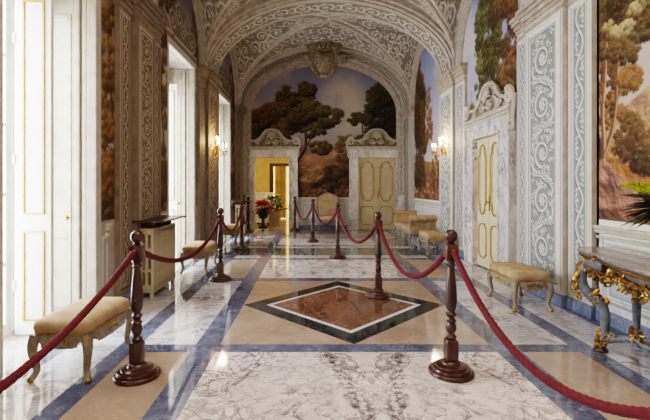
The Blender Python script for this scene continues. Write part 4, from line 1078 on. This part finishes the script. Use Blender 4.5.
# ================================================================ STOOLS
def sup(a, b, z, n=40, e=4.5, bulge=0.):
    P = []
    for i in range(n):
        t = 2 * PI * i / n; c, s = math.cos(t), math.sin(t)
        P.append((a * math.copysign(abs(c) ** (2 / e), c), b * math.copysign(abs(s) ** (2 / e), s), z))
    return P
def cushion(a, b, z0, z1, dome, e=5):
    m = MB(); h = z1 - z0
    rings = [sup(a * k, b * k2, z, e=e) for k, k2, z in ((.97, .98, z0), (1.0, 1.0, z0 + h * .08), (1.02, 1.012, z0 + h * .45), (1.01, 1.006, z0 + h * .82), (.97, .98, z0 + h), (.86, .92, z0 + h + dome * .5), (.62, .74, z0 + h + dome * .85), (.32, .42, z0 + h + dome * .98), (.02, .02, z0 + h + dome))]
    return m.loft(rings)
def cabriole(x, y, z1, sx, sy, r=.039, out=.035):
    """S shaped leg starting under the frame corner, foot kicked outward"""
    m = MB()
    P = catmull([(x, y, z1), (x + sx * out * .35, y + sy * out * .35, z1 - .05), (x + sx * out * .4, y + sy * out * .4, z1 - .11), (x + sx * .002, y + sy * .002, z1 * .42), (x - sx * .002, y - sy * .002, z1 * .22), (x + sx * out * .5, y + sy * out * .5, .03)], 5)
    n = len(P); R = [lerp(r, r * .55, min(1, (i / (n * .75)) ** .8)) for i in range(n)]
    m.tube(P, R, 10); return m, P[-1]
def make_stool(label, loc, rz=0., hx=.19, hy=.31, group='tan velvet stools', name='stool', h=.30):
    r = thing(name, label, 'stool', loc, rz, group)
    fr = MB()   # serpentine apron: long strip whose lower edge is scalloped
    n = 64; zt = h + .055
    def low(t): return h - .012 - .022 * (abs(math.sin(2 * t)) ** 2 < .25) - .018 * max(0, math.cos(4 * t)) ** 3
    o = sup(hx, hy, 0, n, 6); i_ = sup(hx - .03, hy - .03, 0, n, 6)
    rings = [[(p[0], p[1], zt) for p in o], [(p[0] * 1.01, p[1] * 1.01, zt - .02) for p in o], [(p[0], p[1], low(2 * PI * k / n)) for k, p in enumerate(o)], [(p[0], p[1], low(2 * PI * k / n)) for k, p in enumerate(i_)], [(p[0], p[1], zt - .01) for p in i_]]
    fr.loft(rings); fo = fr.build('frame', M_painted_wood, r)
    g = MB(); g.tube([(p[0] * 1.012, p[1] * 1.012, zt - .004) for p in o] + [(o[0][0] * 1.012, o[0][1] * 1.012, zt - .004)], .006, 6)
    for (x, y, ang) in ((hx, 0, 0), (-hx, 0, 0), (0, hy, PI / 2), (0, -hy, PI / 2)):
        for k in (-2, -1, 0, 1, 2):
            dx, dy = (0, k * .028) if ang == 0 else (k * .028, 0); g.ell((x * 1.01 + dx, y * 1.01 + dy, h + .012 - .006 * abs(k)), (.012, .012, .018), None, 8, 5)
    for k, p in enumerate(o):
        if k % 2 == 0: g.ell((p[0] * 1.005, p[1] * 1.005, low(2 * PI * k / n) + .004), (.008, .008, .007), None, 6, 4)
    g.build('gilt_carving', M_gold, fo)
    for sx in (-1, 1):
        for sy in (-1, 1):
            m, e = cabriole(sx * (hx - .028), sy * (hy - .028), h + .03, sx, sy); lg = m.build('leg', M_painted_wood, r)
            f = MB(); f.ell((e.x + sx * .003, e.y + sy * .003, .022), (.025, .025, .022), None, 10, 6)
            f.build('gilt_foot', M_gold, lg)
            f = MB(); f.ell((sx * (hx - .008), sy * (hy - .008), h + .0), (.018, .018, .034), None, 8, 5); f.build('gilt_knee', M_gold, lg)
    cushion(hx * 1.015, hy * 1.015, h + .05, h + .118, .028, 7).build('cushion', M_velvet, r)
    return r
st0 = make_stool('large tan velvet stool nearest on the left, crossed by the long red rope', (-1.67, 3.03, 0), -.02, hx=.20, hy=.315, h=.28)
dup(st0, 'pale tan stool at the second window, behind the rope past the radiator', (-1.76, 6.42, 0), .0)
dup(st0, 'small far stool by the third window, between two rope posts', (-1.86, 9.35, 0), 0)
dup(st0, 'tan velvet stool standing alone by the ornate pilaster on the right wall', (2.29, 4.56, 0), 0)
dup(st0, 'tan stool standing in front of the scroll-armed settee', (2.34, 7.95, 0), 0)

# ================================================================ SETTEE AND ARMCHAIR
def settee():
    x0, x1, y0, y1 = 2.06, 2.66, 8.75, 10.35; cx, cy = (x0 + x1) / 2, (y0 + y1) / 2; hx, hy = (x1 - x0) / 2, (y1 - y0) / 2
    r = thing('settee', 'backless tan settee with two rolled arms along the right wall', 'settee', (cx, cy, 0))
    f = MB(); f.loft([sup(hx - .02, hy - .02, z, 40, 8) for z in (.27, .33)]); fo = f.build('frame', M_painted_wood, r)
    for x in (-1, 1):
        for k in range(4):
            y = lerp(-hy + .05, hy - .05, k / 3); sy = -1 if k == 0 else (1 if k == 3 else 0)
            m, e = cabriole(x * (hx - .05), y, .29, x, sy, .026, .03); lg = m.build('leg', M_painted_wood, r)
            MB().ell((e.x, e.y, .024), (.026, .026, .024), None, 8, 5).build('gilt_foot', M_gold, lg)
    cushion(hx, hy - .08, .325, .40, .03, 7).build('seat', M_velvet, r)
    for s in (-1, 1):
        a = MB(); ya = s * (hy - .06)
        prof = [(0, .33), (s * .02, .45), (s * .06, .56), (s * .10, .62)]
        P = catmull([(p[0], p[1], 0) for p in prof], 4); th = .045
        rings = []
        for p in P:
            rings.append([(-hx + .02, ya + p.x - th, p.y), (hx - .01, ya + p.x - th, p.y), (hx - .01, ya + p.x + th, p.y), (-hx + .02, ya + p.x + th, p.y)])
        a.loft(rings, smooth=False); ar = a.build('arm', M_velvet, r, bevel=.015)
        ro = MB(); yc = ya + s * .12
        ro.tube([(-hx + .0, yc, .625), (-hx + .03, yc, .625), (hx - .04, yc, .625), (hx - .01, yc, .625)], [.05, .068, .068, .05], 16); ro.build('bolster_roll', M_velvet, ar)
        c = MB(); c.tube([(-hx + .005, yc + x, .625 + z) for x, z in spiral(0, 0, .066, s, PI / 2, 1.2)], .008, 6); c.build('gilt_scroll', M_gold, ar)
settee()
def armchair():
    r = thing('armchair', 'tall-backed cream armchair against the end wall between the doorways', 'armchair', (.47, 11.85, 0))
    cushion(.30, .27, .36, .43, .035, 5).build('seat', M_velvet_light, r)
    f = MB(); f.loft([sup(.30, .27, z, 40, 6) for z in (.30, .365)]); f.build('frame', M_painted_wood, r)
    for sx in (-1, 1):
        for sy in (-1, 1):
            m, e = cabriole(sx * .26, sy * .23, .32, sx, sy, .027, .03); m.build('leg', M_painted_wood, r)
    P = catmull([(-.27, .42, 0), (-.29, .62, 0), (-.31, .85, 0), (-.27, 1.0, 0), (-.15, 1.06, 0), (0, 1.11, 0), (.15, 1.06, 0), (.27, 1.0, 0), (.31, .85, 0), (.29, .62, 0), (.27, .42, 0)], 5)
    b = MB(); b.prism([(p.x, p.y) for p in P], lambda x, z, d: (x, .22 + d + (z - .42) * .12, z), 0, .07); bk = b.build('backrest', M_velvet_light, r, bevel=.02)
    t = MB(); t.tube([(p.x, .225 + (p.y - .42) * .12, p.y) for p in P], .016, 8); t.build('back_frame', M_painted_wood, bk)
    for s in (-1, 1):
        a = MB(); a.tube(catmull([(s * .29, .24, .68), (s * .33, .05, .70), (s * .335, -.12, .66), (s * .30, -.14, .55), (s * .285, -.10, .38)], 5), .02, 8); ar = a.build('arm', M_painted_wood, r)
        q = MB(); q.ell((s * .325, .03, .715), (.03, .11, .022)); q.build('arm_pad', M_velvet_light, ar)
armchair()

# ================================================================ RADIATORS WITH WOODEN SHELVES
def radiator(label, loc, nsec, label2):
    r = thing('radiator', label, 'radiator', loc, group='column radiators along the windows')
    sec = MB(); Wd, z0, z1 = .25, .07, .82; w = .042; th = .0235
    cols = 4; xs = [lerp(0, Wd - w, i / (cols - 1)) for i in range(cols)]
    for x in xs: sec.box(x, x + w, -th, th, z0 + .03, z1 - .02)
    for za, zb in ((z0, z0 + .09), (.305, .345), (.55, .59), (z1 - .08, z1)): sec.box(.0, Wd, -th + .002, th - .002, za, zb)
    s0 = sec.build('radiator_section', M_radiator, r, bevel=.010); s0.location = (0, .0, 0)
    for k in range(1, nsec):
        c = s0.copy(); COL.objects.link(c); c.parent = r; c.location = (0, k * .05, 0)
    ft = MB()
    for y in (0, (nsec - 1) * .05):
        for x in (.02, .2): ft.box(x, x + .035, y - .02, y + .02, 0, z0 + .02)
    ft.build('foot', M_radiator, r)
    v = MB(); v.tube([(.12, -.03, .76), (.12, -.065, .76)], .016, 8); v.ell((.12, -.08, .76), (.026, .02, .026)); v.build('valve', M_whitepaint, r)
    s = thing('radiator_shelf', label2, 'shelf', (loc[0], loc[1], .83), group='wooden shelves over the radiators')
    L = nsec * .05
    m = MB(); m.loft([[(-.03, -.10, z), (.38 - e, -.10 + e, z), (.38 - e, L + .02 - e, z), (-.03, L + .02, z)] for z, e in ((.06, .01), (.065, 0), (.078, 0), (.085, .01))], smooth=False); m.build('board', M_darkwood, s)
    for y in (.05, L - .12): b = MB(); b.box(-.02, .22, y, y + .03, -.006, .06); b.build('bracket', M_darkwood, s)
radiator('cream cast-iron radiator on the left, behind the nearest left rope post', (-2.075 + .0, 4.76, 0), 15, 'dark wooden shelf on top of the near cream radiator')
radiator('far cream radiator beside the open doorway, mostly behind a rope post', (-2.02, 10.78, 0), 8, 'far dark wooden shelf beside the open doorway')

# ================================================================ WALL SCONCES
def sconce(label, loc, rz):
    r = thing('wall_sconce', label, 'wall lamp', loc, rz, 'candle wall lamps')
    m = MB(); m.loft([sup(.05 * k, .09 * k, d, 24, 2.2) for k, d in ((1, 0), (1, .008), (.8, .018), (.3, .024))]); o = m.build('backplate', M_brass, r); o.rotation_euler = (PI / 2, 0, 0)
    for k, (dx, dy, dz) in enumerate(((-.20, -.16, .0), (0, -.27, -.02), (.20, -.16, .0), (-.10, -.10, .12), (.10, -.10, .12))):
        P = catmull([(0, -.02, -.03), (dx * .4, dy * .5, -.10), (dx * .85, dy * .95, -.08), (dx, dy, dz - .02)], 6)
        a = MB(); a.tube(P, .008, 8); ar = a.build('arm', M_brass, r)
        d = MB(); d.lathe([(0, -.012), (.02, -.008), (.036, .006), (.034, .01), (0, .004)], (dx, dy, dz - .01), 12); d.build('drip_pan', M_brass, ar)
        c = MB(); c.lathe([(.0, 0), (.011, 0), (.011, .085), (0, .088)], (dx, dy, dz), 10); c.build('candle_sleeve', M_candle, ar)
        b = MB(); b.lathe([(.0, .088), (.010, .096), (.015, .112), (.011, .132), (.003, .152), (0, .155)], (dx, dy, dz), 10); b.build('bulb', M_bulb, ar)
        q = MB()
        for j in range(4):
            t = 2 * PI * j / 4; q.ell((dx + .034 * math.cos(t), dy + .034 * math.sin(t), dz - .035), (.006, .006, .016), None, 6, 4)
        q.ell((dx, dy, dz - .07), (.01, .01, .024), None, 6, 4); q.build('crystal_drop', M_crystal, ar)
sconce('lit brass candle sconce on the left pilaster, before the far window', (-2.0 + .003, 8.25, 2.03), PI / 2)
sconce('lit brass candle sconce on the right pilaster, above the stool by the settee', (2.70 - .003, 8.25, 2.03), -PI / 2)

# ================================================================ GILDED CONSOLE TABLE
def acanthus(parent, *a):
    m = MB(); leafy(m, *a); m.build('gilt_acanthus', M_gold, parent)
def leafy(m, pts, size, seed, spread=.4, n=1):
    r_ = random.Random(seed); P = catmull(pts, 6)
    for i, p in enumerate(P):
        d = (P[min(i + 1, len(P) - 1)] - P[max(i - 1, 0)]).normalized()
        for k in range(n):
            e = Euler((r_.uniform(-spread, spread) * 2, r_.uniform(-spread, spread) * 2, r_.uniform(-PI, PI))).to_matrix() @ d.to_track_quat('X', 'Z').to_matrix()
            s = size * r_.uniform(.7, 1.25)
            q = p + Vector((r_.uniform(-1, 1), r_.uniform(-1, 1), r_.uniform(-1, 1))) * size * .55
            m.ell(q, (s, s * .42, s * .26), e, 8, 5)
            tip = q + e @ Vector((s * .8, 0, s * .2)); m.ell(tip, (s * .32, s * .26, s * .26), None, 6, 4)
def console():
    CX, CY, ZT = 2.775, 2.62, .755; AY, AX = 1.20, .58
    r = thing('console_table', 'carved gilded console table with a marble top against the right wall', 'console table', (CX, CY, 0))
    def outline(k, z, dx=0):
        n = 56; P = []
        for i in range(n + 1):
            t = PI / 2 + PI * i / n; c, s = math.cos(t), math.sin(t)
            bow = 1 + .045 * math.cos(6 * (t - PI))
            P.append((AX * k * bow * math.copysign(abs(c) ** .75, c) , AY * k * bow * math.copysign(abs(s) ** .85, s), z))
        return P + [(-.0, -AY * k, z)]
    m = MB(); m.loft([outline(k, z) for k, z in ((.985, ZT - .03), (1.0, ZT - .022), (1.0, ZT - .008), (.988, ZT))], smooth=False); m.build('marble_top', M_tabletop, r)
    m = MB(); m.loft([outline(k, z) for k, z in ((.94, ZT - .07), (.965, ZT - .06), (.975, ZT - .045), (.985, ZT - .034), (.985, ZT - .031))]); e = m.build('top_frame', M_slate_wood, r)
    g = MB(); g.tube(outline(.985, ZT - .048)[:-1], .009, 8); g.tube(outline(.95, ZT - .073)[:-1], .007, 8); g.build('gilt_edge', M_gold, e)
    # carved apron
    a = MB(); O = outline(.93, ZT - .07)[:-1]
    rings = []
    for i, p in enumerate(O):
        t = i / (len(O) - 1); drop = .05 + .055 * abs(math.sin(t * PI * 5)) ; rings.append([(p[0], p[1], ZT - .07), (p[0] * .99, p[1] * .99, ZT - .07 - drop), (p[0] * .94, p[1] * .96, ZT - .07 - drop), (p[0] * .94, p[1] * .96, ZT - .07)])
    a.loft(rings, cap=True); ap = a.build('apron', M_slate_wood, r)
    g = MB()
    for i, p in enumerate(O[2:-2]):
        t = (i + 2) / (len(O) - 1); d = .05 + .06 * abs(math.sin(t * PI * 5)); q = Vector((p[0] * 1.015, p[1] * 1.01, ZT - .085 - d * .5))
        leafy(g, [q + Vector((0, 0, d * .3)), q - Vector((0, 0, d * .75))], .032, 100 + i, .8)
        g.tube([tuple(q + Vector((0, 0, d * .1))), tuple(Vector((O[i + 3][0] * 1.015, O[i + 3][1] * 1.01, q.z)))], .016, 6)
        if i % 6 == 5: g.build('gilt_festoon', M_gold, ap); g = MB()
    if g.v: g.build('gilt_festoon', M_gold, ap)
    # front legs : C-scroll over a tapering shaft
    feet = [(-.47, .615), (-.47, -.615)]
    for k, (fx, fy) in enumerate(feet):
        d = Vector((-.7, math.copysign(.7, fy), 0)).normalized(); B = Vector((fx, fy, 0)); w = lambda s, z: B + d * (s * .72) + Vector((0, 0, z * .955))
        l = MB()
        P = catmull([w(.02, .70), w(.14, .71), w(.205, .64), (w(.20, .53)), w(.12, .445), w(.03, .40), w(-.01, .30), w(-.005, .18), w(.012, .05)], 7); n = len(P)
        l.tube(P, [.042 - .004 * math.sin(PI * min(1, i / (n * .5))) - .017 * max(0, i / n - .5) * 2 for i in range(n)], 12)
        lg = l.build('leg', M_slate_wood, r)
        acanthus(lg, [w(.10, .72), w(.20, .68), w(.245, .60), w(.235, .52)], .044, 7 + k, .5, 2)
        acanthus(lg, [w(.225, .52), w(.255, .45), w(.235, .40)], .022, 17 + k, .4, 1)
        g = MB(); g.tube([w(.235 + .03 * math.cos(t * .5) * (1 - t / 14), .415 + .03 * math.sin(t * .5) * (1 - t / 14)) for t in range(0, 13)], .011, 6); g.build('gilt_scroll', M_gold, lg)
        acanthus(lg, [w(.10, .46), w(.05, .43), w(.01, .40)], .042, 27 + k, .6, 2)
        acanthus(lg, [w(.0, .20), w(.01, .12), w(.03, .06), w(.05, .035)], .036, 37 + k, .6, 2)
        f = MB(); f.lathe([(0, 0), (.045, 0), (.05, .012), (.042, .028), (.03, .04), (0, .045)], (fx + d.x * .02, fy + d.y * .02, 0), 16); f.build('foot', M_darkwood, lg)
    for k, (fx, fy) in enumerate(((-.13, .72), (-.13, -.72))):
        l = MB(); l.tube([(fx, fy, .72), (fx, fy, .50), (fx, fy, .30), (fx, fy, .10), (fx, fy, .0)], [.042, .036, .030, .022, .03], 10); lg = l.build('leg', M_slate_wood, r)
        acanthus(lg, [Vector((fx - .02, fy, .70)), Vector((fx - .03, fy, .58)), Vector((fx - .02, fy, .46))], .045, 57 + k, .6, 2); acanthus(lg, [Vector((fx, fy, .14)), Vector((fx - .02, fy, .04))], .035, 67 + k, .6, 2)
    s = MB(); curve = [(-.46, .60, .10), (-.40, .42, .17), (-.33, .22, .13), (-.34, 0, .20), (-.33, -.22, .13), (-.40, -.42, .17), (-.46, -.60, .10)]
    s.tube(catmull(curve, 8), .026, 10); 
    for sy in (1, -1): s.tube(catmull([(-.13, sy * .72, .12), (-.25, sy * .55, .17), (-.38, sy * .40, .16)], 6), .022, 8)
    so = s.build('stretcher', M_slate_wood, r)
    acanthus(so, [Vector(p) for p in curve], .036, 77, .7, 2)
    for sy in (1, -1): acanthus(so, [Vector((-.15, sy * .70, .12)), Vector((-.27, sy * .54, .18)), Vector((-.38, sy * .40, .16))], .032, 87, .7, 2)
    acanthus(so, [Vector((-.34, -.12, .2)), Vector((-.34, 0, .30)), Vector((-.34, .12, .2))], .05, 97, .7, 2)
console()
def plant():
    r = thing('potted_plant', 'potted plant with a lime yellow leaf and dark spiky leaves on the console table', 'plant', (2.56, 2.76, .755))
    p = MB(); p.lathe([(0, 0), (.09, 0), (.11, .06), (.125, .20), (.13, .25), (.115, .255), (.11, .22), (0, .20)], seg=24); p.build('pot', M_darkpot, r)
    k = MB(); k.tube([(0, 0, .2), (0, 0, .44)], .02, 8); k.build('stem', M_leaf, r)
    def blade(m, a, L, up, droop, w, cup=.2, tilt=0.):
        n = 10; A = []; B = []; C = []
        dx, dy = math.cos(a), math.sin(a)
        for i in range(n + 1):
            t = i / n; rr = L * t; z = .42 + up * t - droop * t * t; ww = w * math.sin(PI * min(1, .12 + t * .88)) ** .7 if t < 1 else .001
            c = Vector((dx * rr, dy * rr, z)); s = (Vector((-dy, dx, 0)) * math.cos(tilt) + Vector((0, 0, 1)) * math.sin(tilt)) * ww
            A.append(tuple(c - s + Vector((0, 0, ww * cup)))); C.append(tuple(c)); B.append(tuple(c + s + Vector((0, 0, ww * cup))))
        m.add(A + C + B, [(i, i + 1, n + 2 + i, n + 1 + i) for i in range(n)] + [(n + 1 + i, n + 2 + i, 2 * n + 3 + i, 2 * n + 2 + i) for i in range(n)], True)
    rr = random.Random(5); d = MB()
    for k in range(120): a = rr.uniform(PI * .58, PI * 1.42); blade(d, a, rr.uniform(.2, .42), rr.uniform(-.12, .16), rr.uniform(.0, .14), rr.uniform(.009, .019), .2, rr.uniform(-1, 1))
    blade(d, 2.75, .40, .05, .28, .013, .2, .5); blade(d, 2.6, .37, .0, .20, .012, .2, .5); blade(d, 3.1, .42, .1, .1, .016, .2, .6)
    d.build('dark_leaves', M_darkleaf, r, fixn=False)
    l = MB()
    for a, L, up, dr, w in ((2.88, .44, .24, .10, .036), (3.05, .40, .27, .12, .03), (3.5, .36, .28, .14, .05), (4.4, .34, .3, .2, .045), (5.0, .3, .3, .2, .045)): blade(l, a, L, up, dr, w, .2, 1.0)
    l.build('lime_leaves', M_limeleaf, r, fixn=False)
plant()

# ================================================================ ROOM BEYOND THE DOORWAY
def far_room():
    y0, y1 = 12.42, 16.2; xa, xb = -3.1, .9
    MB().box(xa, xa + .1, y0, y1, 0, 3.2).build('wall_left.001', M_yellowwall, kind='structure')
    MB().box(xb - .1, xb, y0, y1, 0, 3.2).build('wall_right.003', M_yellowwall, kind='structure')
    m = MB(); dx0, dx1, dz = -1.52, -.45, 2.08
    m.box(xa, dx0, y1 - .1, y1, 0, 3.2); m.box(dx1, xb, y1 - .1, y1, 0, 3.2); m.box(dx0, dx1, y1 - .1, y1, dz, 3.2); m.build('wall_back.001', M_yellowwall, kind='structure')
    MB().box(xa, xb, y0, y1 + 2.6, 3.2, 3.3).build('ceiling.004', M_yellowwall, kind='structure')
    # wall thickness between the two rooms, yellow on the far side
    m = MB(); m.box(xa, DOOR_L[0] - .001, YW + .02, y0, 0, 3.3); m.box(DOOR_L[1] + .001, xb, YW + .02, y0, 0, 3.3); m.box(DOOR_L[0] - .001, DOOR_L[1] + .001, YW + .02, y0, DOOR_L[2] + .001, 3.3); m.build('wall_front.001', M_plainwall, kind='structure')
    d = thing('door_4', None, None, (dx0, y1 - .1, 0), kind='structure'); f = MB()
    f.box(-.14, 0, -.05, .12, 0, dz + .12); f.box(dx1 - dx0, dx1 - dx0 + .14, -.05, .12, 0, dz + .12); f.box(0, dx1 - dx0, -.05, .12, dz, dz + .12); f.build('door_frame', M_darkwood, d, bevel=.01)
    MB().box(-2.4, .6, y1 + 2.4, y1 + 2.5, 0, 3.2).build('wall_back.002', M_yellowwall, kind='structure')
    MB().box(-2.6, .8, y1, y1 + 2.5, -.12, -.004).build('floor.001', M_beige, kind='structure')
    MB().box(xa, xb, YW, y1, -.003, .0).build('floor.002', M_beige, kind='structure')
    c = MB()
    for (a, b) in ((-1.50, -1.02), (-.72, -.47)):
        n = 48; pts = [(lerp(a, b, i / n), y1 + .25 + .03 * math.sin(i * 1.1), 0) for i in range(n + 1)]
        c = MB(); c.loft([[(x, y, z) for x, y, _ in pts] for z in (.03, 1.1, 2.25)], cap=False, closed=False)
        tag(c.build('curtain', plain('gold_curtain' if a < -1 else 'cream_curtain', lin(206, 176, 106) if a < -1 else lin(214, 200, 160), lin(180, 146, 80), .8, scale=5), None), 'gold curtain in the farther doorway, left of the opening' if a < -1 else 'pale cream curtain at the right of the farther doorway', 'curtain', 'curtains beyond the doorway')
    # draped table
    t = thing('draped_table', 'table under a white cloth in the yellow room beyond the doorway', 'table', (-2.0, 14.3, 0))
    w, l, h = .62, .40, 1.08; n = 80; rings = []
    for z, k in ((h, 0), (h - .012, .35), (h - .1, .8), (.45, 1.), (.06, 1.1)):
        o = sup(w, l, z, n, 8); rings.append([(x * (1 + .035 * k * math.sin(i * .9)), y * (1 + .05 * k * math.sin(i * .9)), z) for i, (x, y, _) in enumerate(o)])
    rings = [sup(.02, .02, h, n, 8)] + rings
    MB().loft(list(reversed(rings)), cap=False).build('tablecloth', M_linen, t)
    lg = MB()
    for sx in (-1, 1):
        for sy in (-1, 1): lg.box(sx * .5 - .03, sx * .5 + .03, sy * .3 - .03, sy * .3 + .03, 0, h - .03)
    lg.build('leg', M_darkwood, t)
    # poinsettia on a dark stand
    p = thing('poinsettia', 'red poinsettia in a dark pot just inside the open doorway', 'plant', (-1.55, 13.0, 0))
    q = MB(); q.lathe([(0, 0), (.15, 0), (.15, .03), (.05, .07), (.045, .26), (.12, .30), (.15, .34), (.17, .46), (.155, .46), (.13, .4), (0, .4)], seg=20); q.build('pot', M_darkpot, p)
    rr = random.Random(3); b = MB(); g = MB()
    for k in range(80):
        a = rr.uniform(0, 2 * PI); rad = .29 * math.sqrt(rr.random()); c = Vector((rad * math.cos(a), rad * math.sin(a), .64 + .20 * (1 - (rad / .29) ** 2) + rr.uniform(-.10, .10)))
        for j in range(6):
            t = 2 * PI * j / 6 + rr.random(); e = Euler((0, rr.uniform(-.1, .5), t)).to_matrix(); b.ell(c + e @ Vector((.05, 0, 0)), (.055, .022, .006), e, 6, 4)
    for k in range(90):
        a = rr.uniform(0, 2 * PI); rad = .25 * math.sqrt(rr.random()); e = Euler((0, rr.uniform(.1, .9), a)).to_matrix(); g.ell((rad * math.cos(a), rad * math.sin(a), rr.uniform(.42, .62)), (.08, .035, .006), e, 6, 4)
    b.build('red_bracts', M_redleaf, p); g.build('green_leaves', M_leaf, p)
    p = thing('flowering_plant', 'white flowering plant in a pale pot right of the poinsettia', 'plant', (-1.22, 13.5, 0))
    q = MB(); q.loft([sup(k, k, z, 24, 6) for k, z in ((.17, 0), (.18, .02), (.19, .42), (.205, .44), (.205, .48), (.18, .48), (.17, .42))]); q.build('pot', M_radiator, p)
    f = MB(); g = MB()
    for k in range(130):
        a = rr.uniform(0, 2 * PI); rad = .24 * math.sqrt(rr.random()); e = Euler((rr.uniform(-.6, .6), rr.uniform(-.8, .8), a)).to_matrix(); g.ell((rad * math.cos(a), rad * math.sin(a), rr.uniform(.5, 1.0)), (.075, .03, .006), e, 6, 4)
    for k in range(34):
        a = rr.uniform(0, 2 * PI); rad = .24 * math.sqrt(rr.random()); f.ell((rad * math.cos(a), rad * math.sin(a), rr.uniform(.72, 1.06)), (.035, .035, .03), None, 6, 4)
    for k in range(7): a = k * .9; g.tube([(0, 0, .4), (.1 * math.cos(a), .1 * math.sin(a), .8)], .006, 5)
    g.build('green_leaves', M_leaf, p); f.build('white_blossoms', M_paleflower, p)
far_room()
# ================================================================ CAMERA, LIGHT
cam = bpy.data.cameras.new('camera'); co = bpy.data.objects.new('camera', cam); COL.objects.link(co)
co.location = (0, 0, CAM_Z); co.rotation_euler = (PI / 2, 0, 0)
cam.sensor_width = 36; cam.lens = F / 650 * 36; cam.shift_x = 13 / 650; cam.shift_y = -24 / 650; cam.clip_start = .02
bpy.context.scene.camera = co
w = bpy.data.worlds.new('sky'); bpy.context.scene.world = w; w.use_nodes = True
bg = w.node_tree.nodes['Background']; bg.inputs[0].default_value = (.80, .89, 1.0, 1); bg.inputs[1].default_value = 4.0
def area(name, loc, rot, sx, sy, power, color):
    l = bpy.data.lights.new(name, 'AREA'); l.shape = 'RECTANGLE'; l.size = sx; l.size_y = sy; l.energy = power; l.color = color
    o = bpy.data.objects.new(name, l); COL.objects.link(o); o.location = loc; o.rotation_euler = rot; return o
for i, (a, b) in enumerate(WIN):
    area('window_daylight', (-2.95, (a + b) / 2, 1.75), (0, -PI / 2, 0), 3.1, 1.25, (90, 110, 110, 90)[i], (.92, .96, 1.0))
def point(name, loc, power, color, r=.05):
    l = bpy.data.lights.new(name, 'POINT'); l.energy = power; l.color = color; l.shadow_soft_size = r
    o = bpy.data.objects.new(name, l); COL.objects.link(o); o.location = loc; return o
area('gallery_overhead_fill', (XC, 1.6, 4.6), (0, 0, 0), 2.5, 3.0, 22, (1, .93, .84))  # added overhead fill out of view, the vault has no such fixture
area('gallery_fill_light', (XC, 2.6, 4.4), (-1.66, PI, 0), 2.4, 1.0, 95, (1, .95, .90))
for x in (-1.80, 2.50): point('sconce_glow', (x, 8.25, 2.2), 9, (1, .70, .38), .08)
area('far_room_light', (-1.3, 13.3, 3.1), (.25, 0, 0), 1.5, 1.2, 30, (1, .86, .6))
area('far_corridor_light', (-1.0, 17.4, 3.1), (0, 0, 0), 1.2, 1.2, 7, (1, .86, .6))
sc = bpy.context.scene
sc.view_settings.view_transform = 'Filmic'; sc.view_settings.look = 'High Contrast'; sc.view_settings.exposure = 1.0
sc.cycles.max_bounces = 8; sc.cycles.diffuse_bounces = 5; sc.cycles.transparent_max_bounces = 12
sc.cycles.use_denoising = True
